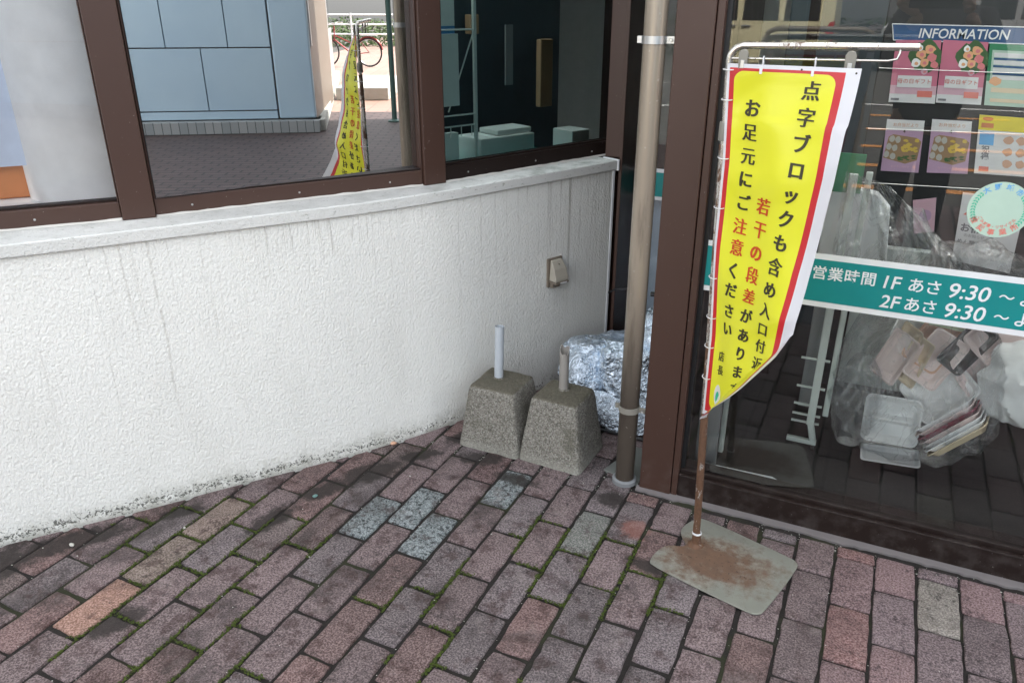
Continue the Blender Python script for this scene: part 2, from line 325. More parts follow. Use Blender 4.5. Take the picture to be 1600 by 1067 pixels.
# ------------------------------------------------------------------ mesh helper
class MB:
    def __init__(s): s.v = []; s.f = []; s.mi = []; s.cur = 0
    def add(s, vs, fs):
        o = len(s.v); s.v += [tuple(v) for v in vs]; s.f += [tuple(i+o for i in f) for f in fs]; s.mi += [s.cur]*len(fs); return s
    def box(s, a, b, mat=None):
        x0, y0, z0 = a; x1, y1, z1 = b
        vs = [Vector(p) for p in ((x0, y0, z0), (x1, y0, z0), (x1, y1, z0), (x0, y1, z0), (x0, y0, z1), (x1, y0, z1), (x1, y1, z1), (x0, y1, z1))]
        if mat: vs = [mat @ v for v in vs]
        return s.add(vs, [(0, 3, 2, 1), (4, 5, 6, 7), (0, 1, 5, 4), (1, 2, 6, 5), (2, 3, 7, 6), (3, 0, 4, 7)])
    def prism(s, pts, z0, z1, mat=None):      # pts ccw xy
        n = len(pts); vs = [Vector((x, y, z0)) for x, y in pts]+[Vector((x, y, z1)) for x, y in pts]
        if mat: vs = [mat @ v for v in vs]
        return s.add(vs, [tuple(range(n))[::-1], tuple(range(n, 2*n))]+[(i, (i+1) % n, n+(i+1) % n, n+i) for i in range(n)])
    def tube(s, pts, r, n=12, caps=True, closed=False):
        pts = [Vector(p) for p in pts]; m = len(pts); rs = r if isinstance(r, (list, tuple)) else [r]*m
        vs = []; prev = None
        for i, p in enumerate(pts):
            if closed: d = (pts[(i+1) % m]-pts[i-1]).normalized()
            else: d = (pts[min(i+1, m-1)]-pts[max(i-1, 0)]).normalized()
            if prev is None:
                a = d.orthogonal().normalized()
            else:
                a = (prev-d*prev.dot(d)).normalized()
            prev = a; b = d.cross(a)
            for k in range(n):
                t = 2*math.pi*k/n; vs.append(p+(a*math.cos(t)+b*math.sin(t))*rs[i])
        fs = []
        for i in range(m if closed else m-1):
            j = (i+1) % m
            for k in range(n): fs.append((i*n+k, i*n+(k+1) % n, j*n+(k+1) % n, j*n+k))
        if caps and not closed: fs += [tuple(range(n))[::-1], tuple(range((m-1)*n, m*n))]
        return s.add(vs, fs)
    def lathe(s, prof, c=(0, 0, 0), n=24, mat=None):   # prof: (r,z)
        vs = []; c = Vector(c)
        for r, z in prof:
            for k in range(n):
                t = 2*math.pi*k/n; v = Vector((r*math.cos(t), r*math.sin(t), z))
                vs.append((mat @ v if mat else v)+c)
        fs = [(i*n+k, i*n+(k+1) % n, (i+1)*n+(k+1) % n, (i+1)*n+k) for i in range(len(prof)-1) for k in range(n)]
        return s.add(vs, fs)
    def grid(s, fn, nu, nv):
        vs = [fn(i/nu, j/nv) for j in range(nv+1) for i in range(nu+1)]
        return s.add(vs, [(j*(nu+1)+i, j*(nu+1)+i+1, (j+1)*(nu+1)+i+1, (j+1)*(nu+1)+i) for j in range(nv) for i in range(nu)])
    def ball(s, c, r, n=10):
        r = r if isinstance(r, (tuple, list)) else (r, r, r)
        vs = [(c[0], c[1], c[2]-r[2])]; m = n//2
        for j in range(1, m):
            a = -math.pi/2+math.pi*j/m
            for k in range(n): t = 2*math.pi*k/n; vs.append((c[0]+r[0]*math.cos(a)*math.cos(t), c[1]+r[1]*math.cos(a)*math.sin(t), c[2]+r[2]*math.sin(a)))
        vs.append((c[0], c[1], c[2]+r[2])); e = len(vs)-1
        fs = [(0, 1+(k+1) % n, 1+k) for k in range(n)]+[(1+(j*n)+k, 1+j*n+(k+1) % n, 1+(j+1)*n+(k+1) % n, 1+(j+1)*n+k) for j in range(m-2) for k in range(n)]
        fs += [(e, 1+(m-2)*n+k, 1+(m-2)*n+(k+1) % n) for k in range(n)]
        return s.add(vs, fs)
    def build(s, name, mat, parent=None, smooth=False, bevel=0, seg=2, angle=40):
        me = bpy.data.meshes.new(name); me.from_pydata(s.v, [], s.f)
        mats = mat if isinstance(mat, (list, tuple)) else [mat]
        for m in mats: me.materials.append(M[m] if isinstance(m, str) else m)
        if len(mats) > 1: me.polygons.foreach_set('material_index', s.mi)
        if smooth:
            me.polygons.foreach_set('use_smooth', [True]*len(s.f))
            try: me.set_sharp_from_angle(angle=R(angle))
            except Exception: pass
        me.update(); o = bpy.data.objects.new(name, me); S.collection.objects.link(o)
        if parent: o.parent = parent
        if bevel:
            b = o.modifiers.new('bevel', 'BEVEL'); b.width = bevel; b.segments = seg; b.limit_method = 'ANGLE'; b.angle_limit = R(35)
        return o
def tag(o, label=None, cat=None, group=None, kind=None):
    if label: o['label'] = label
    if cat: o['category'] = cat
    if group: o['group'] = group
    if kind: o['kind'] = kind
    return o
def thing(name, label, cat, group=None, loc=(0, 0, 0)):
    o = bpy.data.objects.new(name, None); S.collection.objects.link(o); o.empty_display_size = .1; o.location = loc
    return tag(o, label, cat, group)
def world_children(root):                       # children were built in world coordinates: keep them there
    for c in root.children: c.matrix_parent_inverse = Matrix.Translation(-root.location)
def copy_tree(o, parent=None):
    c = o.copy(); S.collection.objects.link(c)
    if parent: c.parent = parent
    for ch in list(o.children): copy_tree(ch, c)
    return c
# ------------------------------------------------------------------ lettering
_tc = {}
def glyphs(text, size, bold=0.0, res=3):
    key = (text, size, bold, res)
    if key in _tc: return _tc[key]
    cu = bpy.data.curves.new('lettering', 'FONT'); cu.body = text; cu.size = size; cu.align_x = 'CENTER'; cu.align_y = 'CENTER'
    cu.offset = bold*size; cu.resolution_u = res; cu.extrude = 0
    ob = bpy.data.objects.new('lettering', cu); S.collection.objects.link(ob)
    dg = bpy.context.evaluated_depsgraph_get(); me = bpy.data.meshes.new_from_object(ob.evaluated_get(dg))
    vs = [v.co.copy() for v in me.vertices]; fs = [tuple(p.vertices) for p in me.polygons]
    bpy.data.objects.remove(ob); bpy.data.curves.remove(cu); bpy.data.meshes.remove(me)
    if vs:                                        # centre on its own bounding box vertically is not wanted for kana: keep em box
        pass
    _tc[key] = (vs, fs); return vs, fs
def put_text(mb, text, size, fn, bold=0.0, res=3):
    vs, fs = glyphs(text, size, bold, res)
    return mb.add([fn(v.x, v.y) for v in vs], fs)

# ================================================================== GROUND
def struct(name, mb, mat, **k): return tag(mb.build(name, mat, **k), kind='structure')
struct('ground', MB().box((-60, -60, -.30), (60, 60, -.05)), 'far_paving')
# shallow paving sheet under the loose modelled bricks, and the same paving further out
ZJ = -.0065
struct('paving_bed', MB().add([(-3.3, -.3, ZJ), (2.2, -.3, ZJ), (2.2, 3.3, ZJ), (-3.3, 3.3, ZJ)], [(0, 1, 2, 3)]), 'joint')
mbp = MB()
def sheet(mb, x0, y0, x1, y1, z): mb.add([(x0, y0, z), (x1, y0, z), (x1, y1, z), (x0, y1, z)], [(0, 1, 2, 3)])
sheet(mbp, -12, -2.6, -3.3, 4, -.001); sheet(mbp, 2.2, -2.6, 7.6, 2.15, -.001); sheet(mbp, -3.3, -2.6, 2.2, -.3, -.001)
struct('outer_paving', mbp, 'far_paving')
struct('road', MB().box((-40, -30, -.2), (40, -2.6, -.012)), 'asphalt')
struct('street_paving', MB().add([(7.6, -2.6, -.002), (40, -2.6, -.002), (40, 12, -.002), (7.6, 12, -.002)], [(0, 1, 2, 3)]), 'pink_paving')
mm = MB()
for y0, x0 in ((-3.0, -.30), (-4.1, -.24), (-5.3, -.27), (-6.7, -.29), (-8.1, -.3)):
    mm.add([(x0, y0, -.008), (x0+1.75, y0-.24, -.008), (x0+1.75, y0-.40, -.008), (x0, y0-.16, -.008)][::-1], [(0, 1, 2, 3)])
struct('road_markings', mm, 'road_orange')
mm = MB(); sheet(mm, -30, -9.6, 30, -9.45, -.008); sheet(mm, -7, -6.0, -1.2, -5.85, -.008)
struct('road_lines', mm, 'road_white')

# ------------------------------------------------------------------ facade plan
WALL = [(-4.2, -1.25), (-3.3, -.35), (-2.75, .33), (-2.45, .72), (-2.2, 1.045), (-2.0, 1.30), (-1.81, 1.558), (-1.62, 1.815), (-1.46, 2.045), (-1.325, 2.29), (-1.21, 2.535), (-1.095, 2.78), (-.985, 3.02)]
def smooth_poly(pts, k=6):
    out = []
    for i in range(len(pts)-1):
        p0 = Vector(pts[max(i-1, 0)]); p1 = Vector(pts[i]); p2 = Vector(pts[i+1]); p3 = Vector(pts[min(i+2, len(pts)-1)])
        for j in range(k):
            t = j/k
            out.append(.5*((2*p1)+(p2-p0)*t+(2*p0-5*p1+4*p2-p3)*t*t+(-p0+3*p1-3*p2+p3)*t**3))
    out.append(Vector(pts[-1])); return out
WC = smooth_poly(WALL)
def offs(pts, d):                               # d>0: outwards (towards the street)
    out = []
    for i, p in enumerate(pts):
        t = (pts[min(i+1, len(pts)-1)]-pts[max(i-1, 0)]).normalized(); out.append(p+Vector((t.y, -t.x))*d)
    return out
def strip_wall(pts, d0, d1, z0, z1):            # solid following the curve between two offsets
    a = offs(pts, d0); b = offs(pts, d1); n = len(pts); mb = MB()
    vs = [(p.x, p.y, z) for z in (z0, z1) for L in (a, b) for p in L]
    A0, B0, A1, B1 = 0, n, 2*n, 3*n; fs = []
    for i in range(n-1):
        fs += [(A0+i, A0+i+1, A1+i+1, A1+i), (B0+i+1, B0+i, B1+i, B1+i+1), (A1+i, A1+i+1, B1+i+1, B1+i), (B0+i, B0+i+1, A0+i+1, A0+i)]
    fs += [(A0, A1, B1, B0), (A0+n-1, B0+n-1, B1+n-1, A1+n-1)]
    return mb.add(vs, fs)
def wall_x(y):                                   # wall face x for a given y
    for a, b in zip(WC, WC[1:]):
        if a.y <= y <= b.y: return a.x+(b.x-a.x)*(y-a.y)/(b.y-a.y)
    return -.95 if y > 3 else -9

# ------------------------------------------------------------------ brick pavers (one laid surface)
def bricks():
    vs, fs, cols = [], [], []
    teal = {(-15, 3), (-14, 3), (-13, 3), (-12, 4)}
    special = {(-19, 0): (.36, .185, .125), (-19, 1): (.20, .150, .115), (-19, 2): (.21, .150, .115), (-9, 4): (.155, .175, .155),
               (-16, 2): (.085, .045, .040), (-13, 5): (.080, .030, .028), (0, 4): (.30, .275, .235), (-17, 2): (.10, .07, .066)}
    for s_ in teal: special[s_] = (.25, .31, .32)
    for k in range(-34, 18):
        x0 = .286+k*.108; off = .89 if k % 2 else .89+.108
        for n in range(-6, 12):
            y0 = off+n*.216; y1 = y0+.216
            if y0 < -.35 or y1 > 3.45: continue
            cx, cy = x0+.054, y0+.108
            if cx < wall_x(cy)-.14: continue
            lim = 2.128 if cx > -.43 else (2.14 if cx > -.56 else 3.3)
            if y0 > lim-.03: continue
            if y1 > lim: y1 = lim
            rnd = random.Random(k*131+n*17+5)
            g = .0046 + .0022*rnd.random()
            if k > -4: g = .0032+.001*rnd.random()
            if (k, n) in special: base = special[(k, n)]
            else:
                b = rnd.random(); v = rnd.uniform(.76, 1.20)
                base = (.158*v, .106*v, .108*v) if b < .46 else ((.128*v, .103*v, .109*v) if b < .70 else ((.152*v, .078*v, .070*v) if b < .90 else (.098*v, .064*v, .057*v)))
                if k > -3: base = tuple(c*f for c, f in zip(base, (1.30, 1.12, 1.14)))
            dz = rnd.uniform(-.0012, .0012); tx = rnd.uniform(-.010, .010); ty = rnd.uniform(-.006, .006)
            a0, a1, b0, b1 = x0+g, x0+.108-g, y0+g, y1-g
            jx, jy = rnd.uniform(-.0016, .0016), rnd.uniform(-.002, .002); rot = rnd.uniform(-.010, .010)
            nx, ny = 4, 7; ring = []
            for i in range(nx): ring.append((a0+(a1-a0)*i/nx, b0, 0, -1))
            for i in range(ny): ring.append((a1, b0+(b1-b0)*i/ny, 1, 0))
            for i in range(nx): ring.append((a1+(a0-a1)*i/nx, b1, 0, 1))
            for i in range(ny): ring.append((a0, b1+(b0-b1)*i/ny, -1, 0))
            mxx, myy = (a0+a1)/2, (b0+b1)/2
            def P(x, y, ins, z, e, nx_, ny_, i, corner):
                s_ = noise.noise(Vector((x*38, y*38, k*.7)))*.0030 + noise.noise(Vector((x*110, y*110, n*.9)))*.0016
                if i % 2 and rnd.random() < .02: s_ -= .003
                x += nx_*s_; y += ny_*s_
                if corner: x += (mxx-x)*.035; y += (myy-y)*.018
                x += (-ins if x > mxx else ins)*(1 if abs(nx_) or corner else 0); y += (-ins if y > myy else ins)*(1 if abs(ny_) or corner else 0)
                x, y = x-mxx, y-myy; x, y = x-y*rot, y+x*rot
                return (x+mxx+jx, y+myy+jy, z+dz+x*tx+y*ty)
            m = len(ring); o = len(vs); corners = {0, nx, nx+ny, 2*nx+ny}
            rndst = rnd.getstate()
            for ins, z in ((0, -.016), (0, -.0042), (.0013, -.0012), (.0042, 0)):
                rnd.setstate(rndst)
                for i, (x, y, ax, ay) in enumerate(ring): vs.append(P(x, y, ins, z, 0, ax, ay, i, i in corners))
            for L in range(3):
                for i in range(m): fs.append((o+L*m+i, o+L*m+(i+1) % m, o+(L+1)*m+(i+1) % m, o+(L+1)*m+i))
            fs.append(tuple(o+3*m+i for i in range(m)))
            cols += [base]*(4*m)
    me = bpy.data.meshes.new('brick_pavement'); me.from_pydata(vs, [], fs); me.materials.append(M['brick'])
    at = me.color_attributes.new('tone', 'FLOAT_COLOR', 'POINT')
    for i, c in enumerate(cols): at.data[i].color = (*c, 1)
    me.polygons.foreach_set('use_smooth', [True]*len(fs)); me.update()
    o = bpy.data.objects.new('brick_pavement', me); S.collection.objects.link(o); tag(o, kind='structure')
bricks()
def moss():
    mb = MB(); rnd = random.Random(3)
    def tuft(x, y, s):
        for _ in range(5):
            a = rnd.uniform(0, 6.28); r = s*rnd.uniform(.4, 1.2); cx = x+rnd.gauss(0, s*.7); cy = y+rnd.gauss(0, s*.7); z = ZJ+rnd.uniform(.003, .0085)
            dx, dy = math.cos(a)*r, math.sin(a)*r; h = rnd.uniform(-.5, .5)*r
            mb.add([(cx-dx, cy-dy, z-h), (cx+dy*.6, cy-dx*.6, z), (cx+dx, cy+dy, z+h), (cx-dy*.6, cy+dx*.6, z+.0012)], [(0, 1, 2, 3)])
    for k in range(-30, 8):
        x0 = .286+k*.108; off = .89 if k % 2 else .998
        y = .3
        while y < 2.5:
            y += .0035
            nz = noise.noise(Vector((x0*1.7, y*1.9, 4.2)))+.5*noise.noise(Vector((x0*7, y*7, 1)))
            if k > -6: nz -= .34
            if y > 1.75: nz -= (y-1.75)*.9
            if nz > .13 and x0 > wall_x(y)+.04 and rnd.random() < .8: tuft(x0+rnd.gauss(0, .0022), y, .0036)
        for n in range(-4, 9):
            yj = off+n*.216
            for i in range(27):
                x = x0+i*.004
                nz = noise.noise(Vector((x*1.7, yj*1.9, 4.2)))+.5*noise.noise(Vector((x*7, yj*7, 1)))
                if k > -6: nz -= .34
                if yj > 1.75: nz -= (yj-1.75)*.9
                if nz > .13 and yj < 2.5 and x > wall_x(yj)+.04 and rnd.random() < .8: tuft(x, yj+rnd.gauss(0, .0022), .0036)
    tag(mb.build('moss', 'moss'), kind='stuff')
moss()
def grit():
    mb = MB(); rnd = random.Random(77)
    for _ in range(1500):
        k = rnd.randint(-30, 14); x = .286+k*.108+rnd.gauss(0, .003); y = rnd.uniform(.4, 2.9)
        if rnd.random() < .35: x += rnd.uniform(0, .108)
        if rnd.random() < .18: y = 2.12+rnd.gauss(0, .02)
        if x < wall_x(y)+.02 or (y > 2.14 and x > -.55): continue
        r_ = abs(rnd.gauss(0, .0009))+.0006; inj = abs(((x-.286)/.108) % 1-.5) > .46
        z = (ZJ+.004) if inj else .0012
        mb.ball((x, y, z+r_*.3), (r_*1.2, r_*.9, r_*.7), 5)
    tag(mb.build('grit', 'pebble'), kind='stuff')
grit()
for i, (x, y, r, m_, lb) in enumerate(((-2.005, 1.140, .0075, 'pebble', 'small white pebble on the black stained paving at the far left'),
        (-1.505, 1.655, .0080, 'pebble_blue', 'small blue green pebble on the dark stained brick below the white wall'),
        (-1.765, 1.348, .0045, 'pebble', 'tiny pale pebble in the joint beside the long brown brick'),
        (-1.455, 2.045, .0100, 'tray_salmon', 'small reddish brick crumb lying against the foot of the wall'))):
    mb = MB(); mb.ball((0, 0, 0), (r*1.25, r*.8, r*.6), 10)
    mb.v = [tuple(Vector(v)*(1+.25*noise.noise(Vector(v)*140+Vector((i*3, 0, 0))))) for v in mb.v]
    o = mb.build('pebble', m_, smooth=True); o.location = (x, y, r*.5); o.rotation_euler.z = i*1.3; tag(o, lb, 'pebble', 'pebbles on the paving')
# mortar fillet between paving and the entrance frame
mb = MB(); rnd = random.Random(9); N_ = 160
for i in range(N_):
    x0 = -.565+i*(2.6/N_); x1 = x0+2.6/N_
    def wdt(x): return .019+.016*noise.noise(Vector((x*7, 0, 3)))+.009*noise.noise(Vector((x*40, 0, 3)))
    mb.add([(x0, 2.166-wdt(x0), -.012), (x1, 2.166-wdt(x1), -.012), (x1, 2.166-wdt(x1), .001+.001*math.sin(x1*60)), (x0, 2.166-wdt(x0), .001+.001*math.sin(x0*60)), (x1, 2.172, .0055), (x0, 2.172, .0055)],
           [(0, 1, 2, 3), (3, 2, 4, 5)])
struct('mortar_joint', mb, 'mortar')

# ================================================================== THE SHOP
shop = thing('shop_building', 'shop with a curved white rendered wall, brown framed windows and a glass entrance', 'building')
strip_wall(WC, 0, -.13, -.04, .872).build('stucco_wall', 'stucco', shop, smooth=True)
WC2 = WC[:]; WC2[-1] = WC2[-1]+(WC2[-1]-WC2[-2]).normalized()*.012
strip_wall(WC2, .013, -.20, .872, .910).build('sill_ledge', 'sill', shop, smooth=True, bevel=.004)
# flat white corner trim at the end of the wall and its end cap
e = WC[-1]; tdir = (WC[-1]-WC[-2]).normalized(); ang = math.atan2(tdir.y, tdir.x)
mt = Matrix.Translation((e.x, e.y, 0)) @ Matrix.Rotation(ang, 4, 'Z')
MB().box((.001, -.003, -.03), (.014, .13, .873), mt).build('corner_trim', 'deco_white', shop, bevel=.002)
MB().box((.0125, -.018, .868), (.022, .07, .913), mt).build('ledge_cap', 'deco_white', shop, bevel=.003)

def bay_matrix(p, q):
    d = Vector(q)-Vector(p); return Matrix.Translation((p[0], p[1], 0)) @ Matrix.Rotation(math.atan2(d.y, d.x), 4, 'Z'), d.length
ZT = 2.62
def bay(p, q, glass, gang=0, rail=.052, top=ZT, railmat='brown', gback=.028):
    mtx, L = bay_matrix(p, q)
    fr = MB(); fr.box((0, 0, .911), (L, .075, .911+rail), mtx)
    fr.box((0, 0, top-.06), (L, .075, top), mtx)
    fr.box((0, .0, .911+rail), (.006, .075, top-.06), mtx); fr.box((L-.004, .0, .911+rail), (L, .075, top-.06), mtx)
    f = fr.build('window_frame', railmat, shop, bevel=.0025)
    bd = MB(); bd.box((.007, max(.003, gback-.012), .911+rail), (L-.005, gback+.02, .911+rail+.006), mtx); bd.build('glazing_bead', 'brown_dark', f, bevel=.001)
    g2 = mtx @ Matrix.Translation((L/2, gback, 0)) @ Matrix.Rotation(R(gang), 4, 'Z')
    gp = MB(); gp.box((-L/2+.006, 0, .911+rail+.004), (L/2-.0045, .005, top-.06), g2); gp.mi = [1, 1, 0, 1, 1, 1]
    gp.build('window_pane', [glass, 'glass_edge'], f)
    return mtx, L
P1a, P1b = (-3.02, .335), (-1.985, 1.521)
P2a, P2b = (-1.925, 1.592), (-1.432, 2.294)
P3a, P3b = (-1.388, 2.372), (-1.035, 3.152)
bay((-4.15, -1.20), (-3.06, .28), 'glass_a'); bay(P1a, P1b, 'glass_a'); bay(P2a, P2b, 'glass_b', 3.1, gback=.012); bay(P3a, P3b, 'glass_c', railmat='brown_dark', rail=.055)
def mullion(p, q, ext=.004, name='mullion'):
    mtx, L = bay_matrix(p, q)
    MB().box((0, -.012, .9105), (L, .11, ZT), mtx).build(name, 'brown', shop, bevel=.003)
def caulk(p, q, seed):
    mtx, L = bay_matrix(p, q); mb = MB(); n = 60
    w_ = lambda i: .004+.0035*noise.noise(Vector((i*.31, seed, 0)))
    for i in range(n):
        x0, x1 = L*i/n, L*(i+1)/n
        vs = [mtx @ Vector(v) for v in ((x0, .002, .9125+w_(i)), (x1, .002, .9125+w_(i+1)), (x1, -.006-w_(i+1), .9108), (x0, -.006-w_(i), .9108))]
        mb.add(vs, [(0, 3, 2, 1)])
    mb.build('sealant', 'sealant', shop, smooth=True)
    for k, x in enumerate((.12, .5, .86)):
        s_ = MB(); s_.lathe([(0, -.0012), (.0030, -.0010), (.0034, 0)], mtx @ Vector((L*x, -.0003, .934)), 12, Matrix.Rotation(math.atan2((Vector(q)-Vector(p)).y, (Vector(q)-Vector(p)).x), 4, 'Z') @ Matrix.Rotation(R(-90), 4, 'X')); s_.build('screw', 'steel', shop, smooth=True)
caulk(P1a, P1b, 1); caulk(P2a, P2b, 2); caulk(P3a, P3b, 3)
mullion((-1.984, 1.522), (-1.926, 1.591)); mullion((-1.431, 2.296), (-1.389, 2.370))
# corner post at the end of the bay, down to the ground behind the wall end
MB().box((-1.034, 3.155, -.04), (-.962, 3.33, ZT)).build('corner_post', 'brown', shop, bevel=.003)
MB().box((-.969, 3.045, -.04), (-.955, 3.154, ZT)).build('corner_post', 'brown', shop, bevel=.002)
MB().box((-1.033, 3.06, .915), (-.9695, 3.154, ZT)).build('corner_post', 'brown', shop, bevel=.002)
# recessed pane beside the entrance
rec = MB(); rec.box((-.961, 3.24, -.03), (-.30, 3.29, .09)); rec.box((-.34, 3.24, .091), (-.30, 3.29, ZT)); rec.box((-.961, 3.24, ZT-.08), (-.341, 3.29, ZT))
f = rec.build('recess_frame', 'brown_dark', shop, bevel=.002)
gp = MB().box((-.961, 3.25, .0905), (-.3405, 3.256, ZT-.0805)); gp.mi = [1, 1, 0, 1, 1, 1]; gp.build('window_pane', ['glass_door', 'glass_edge'], f)
# entrance frame
em = MB(); em.box((-.556, 2.165, -.03), (-.452, 2.34, ZT)); em.build('entrance_post', 'brown', shop, bevel=.003)
em = MB(); em.box((-.4495, 2.168, -.03), (-.430, 2.30, ZT)); em.build('entrance_post_edge', 'brown', shop, bevel=.002)
MB().box((-.4525, 2.20, 0), (-.449, 2.30, ZT)).build('post_groove', 'black', shop)
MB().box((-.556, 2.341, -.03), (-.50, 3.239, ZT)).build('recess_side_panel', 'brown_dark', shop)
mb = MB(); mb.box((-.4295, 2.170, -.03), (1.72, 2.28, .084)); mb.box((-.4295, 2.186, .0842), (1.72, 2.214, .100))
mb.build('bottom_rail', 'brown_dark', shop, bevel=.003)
MB().box((-.4295, 2.17, ZT-.12), (1.72, 2.28, ZT)).build('top_rail', 'brown', shop, bevel=.003)
MB().box((-.4298, 2.192, .1002), (-.4175, 2.214, ZT-.121)).build('pane_gasket', 'black', shop)
MB().box((1.72, 2.165, -.03), (1.85, 2.34, ZT)).build('entrance_post', 'brown', shop, bevel=.003)
gp = MB().box((-.4175, 2.198, .1002), (1.715, 2.206, ZT-.121)); gp.mi = [1, 1, 0, 1, 1, 1]
gp.build('entrance_pane', ['glass_door', 'glass_edge'], shop)
gp = MB().box((1.86, 2.198, .02), (6.9, 2.206, ZT)); gp.mi = [1, 1, 0, 1, 1, 1]; gp.build('entrance_pane', ['glass_door', 'glass_edge'], shop)
MB().box((6.9, 2.10, -.03), (7.1, 9, ZT)).build('side_wall', 'wall_out', shop)
# upper storey following the plan, carried over the recess
UP = [(-7, -2.6), (-4.2, -1.35), (-3.05, .30), (-1.95, 1.55), (-1.41, 2.33), (-1.03, 3.10), (-.60, 3.1), (-.60, 2.12), (7.1, 2.12), (7.1, 9), (-7, 9)]
UPV = [Vector(p) for p in UP[:9]]
strip_wall(UPV, 0, -.14, ZT+.001, 4.95).build('upper_wall', 'wall_out', shop)
RI = offs(UPV[:6], -.95)
ROOF = [tuple(p) for p in RI]+[(-1.165, 3.17), (-1.03, 3.24), (-.60, 3.24), (-.60, 2.27), (-.42, 2.27), (-.42, 3.27), (1.92, 3.27), (1.92, 2.27), (6.9, 2.27), (6.9, 8.8), (-6.9, 8.8), (-6.9, RI[0].y)]
MB().prism(ROOF[:1]+ROOF[1:], ZT+.002, ZT+.2).build('flat_roof', 'ceil_in', shop)
g_ = MB().prism([tuple(p) for p in offs(UPV[:6], -.15)]+[tuple(p) for p in RI[::-1]], ZT+.10, ZT+.106); g_.build('added_skylight', 'frosted', shop)  # unseen skylight added over the window bay to brighten the interior
MB().box((-.40, 2.40, ZT+.10), (1.9, 3.25, ZT+.106)).build('added_skylight', 'frosted', shop)  # second added skylight, lets daylight onto the things in the lobby
MB().prism([(3.9, 2.12), (7.1, 2.12), (7.1, 9), (3.9, 9)], 4.951, 8.0).build('shade_block', 'wall_out', shop)  # unseen tall block, added to keep sun off the forecourt
MB().prism([(-7, 8.9), (-7, -2.6), (-6.9, -2.6), (-6.9, 8.8), (6.9, 8.8), (6.9, 8.9)][::-1], -.04, ZT).build('back_wall', 'wall_in', shop)
MB().box((-7, -2.7, -.04), (-4.25, -1.3, ZT)).build('plain_wall', 'wall_out', shop)
mb = MB(); mb.add([(-.5, 2.20, .002), (6.9, 2.20, .002), (6.9, 8.8, .002), (-.5, 8.8, .002)], [(0, 1, 2, 3)]); mb.add([(-6.9, 3.30, .002), (-.5, 3.30, .002), (-.5, 8.8, .002), (-6.9, 8.8, .002)], [(0, 1, 2, 3)])
mb.build('shop_floor', 'shop_floor', shop)
# inner sill boards of the left windows
strip_wall(WC[:60], -.205, -.62, .86, .925).build('inner_sill', 'deco_white', shop)
strip_wall(WC[54:], -.205, -.60, .80, .900).build('inner_counter', 'teal', shop)

tag(MB().box((-.955, 3.36, .0), (-.36, 3.38, .70)).build('pale_blue_board', 'blind', bevel=.003), 'pale blue board standing behind the recessed pane below its teal band', 'board')
_m2, _L2 = bay_matrix(P2a, P2b)
tag(MB().box((-.05, .16, .926), (_L2+.03, .168, 2.58), _m2).build('backing_panel', 'shelf_dark'), 'dark blue panel added behind the middle window to clear its reflections', 'blind')  # added dark panel, hides the interior so the pane reflects cleanly
# ------------------------------------------------------------------ drainpipe
dp = thing('downpipe', 'tan metal rainwater downpipe standing between the white wall and the brown entrance post', 'drainpipe', loc=(-.615, 2.18, 0))
px, py = -.612, 2.178
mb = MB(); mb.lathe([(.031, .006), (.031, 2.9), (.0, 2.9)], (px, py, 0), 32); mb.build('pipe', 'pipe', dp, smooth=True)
MB().lathe([(.0, .002), (.041, .002), (.041, .016), (.036, .020), (.0315, .020)], (px, py, 0), 32).build('base_collar', 'grey_ring', dp, smooth=True)
for z in (.285, 1.402):
    b_ = MB(); b_.lathe([(.0315, z-.010), (.0345, z-.010), (.0345, z+.010), (.0315, z+.010)], (px, py, 0), 32)
    b_.box((px-.047, py-.003, z-.009), (px-.033, py+.003, z+.009)); b_.box((px+.033, py-.003, z-.009), (px+.055, py+.001, z+.009))
    o = b_.build('pipe_bracket', 'steel' if z > 1 else 'clip_plastic', dp, smooth=True)
    MB().lathe([(0, .0), (.0042, .0), (.0048, -.003)], (px+.046, py-.0065, z), 12, Matrix.Rotation(R(-90), 4, 'X')).build('bolt', 'steel', o)
world_children(dp)
tag(MB().prism([(-.700, 2.215), (-.565, 2.175), (-.558, 2.40), (-.645, 2.41)], -.01, .003).build('drain_slab', 'stone', bevel=.003), 'pale concrete patch on the ground right behind the foot of the downpipe', 'concrete patch')

# ------------------------------------------------------------------ outdoor socket
ox, oy = wall_x(2.735), 2.735
oa = math.atan2(.245, .115)
om = Matrix.Translation((ox, oy, .45)) @ Matrix.Rotation(oa, 4, 'Z')       # local x along wall, -y outwards
ot = thing('outdoor_socket', 'beige weatherproof electric socket cover on the white wall above the concrete blocks', 'power outlet', loc=(ox, oy, .45))
MB().box((-.038, -.010, 0), (.038, .004, .118), om).build('back_plate', 'box_brown', ot, bevel=.003)
cv = MB()
prof = [(-.011, .114), (-.020, .112), (-.040, .080), (-.052, .040), (-.052, .030), (-.011, .030)]
n_ = len(prof); vs = [om @ Vector((sx*(.034-(.006 if z > .1 else 0)), y, z)) for sx in (-1, 1) for y, z in prof]
cv.add(vs, [tuple(range(n_)), tuple(range(n_, 2*n_))[::-1]]+[(i, n_+i, n_+(i+1) % n_, (i+1) % n_) for i in range(n_)])
cv.build('cover', 'box_beige', ot, bevel=.004, seg=3)
MB().box((-.0345, -.0545, .022), (.0345, -.011, .0295), om).build('cover_lip', 'box_brown', ot, bevel=.002)
MB().box((-.012, -.0562, .0235), (.022, -.0546, .0285), om).build('name_strip', 'paper', ot)
MB().box((-.030, -.030, .002), (.010, -.0105, .022), om).build('socket_body', 'box_brown', ot, bevel=.003)
MB().lathe([(0, 0), (.003, 0), (.003, -.002)], om @ Vector((0, -.031, .098)), 10, Matrix.Rotation(R(-50), 4, 'X')).build('screw', 'ink', ot)
world_children(ot)

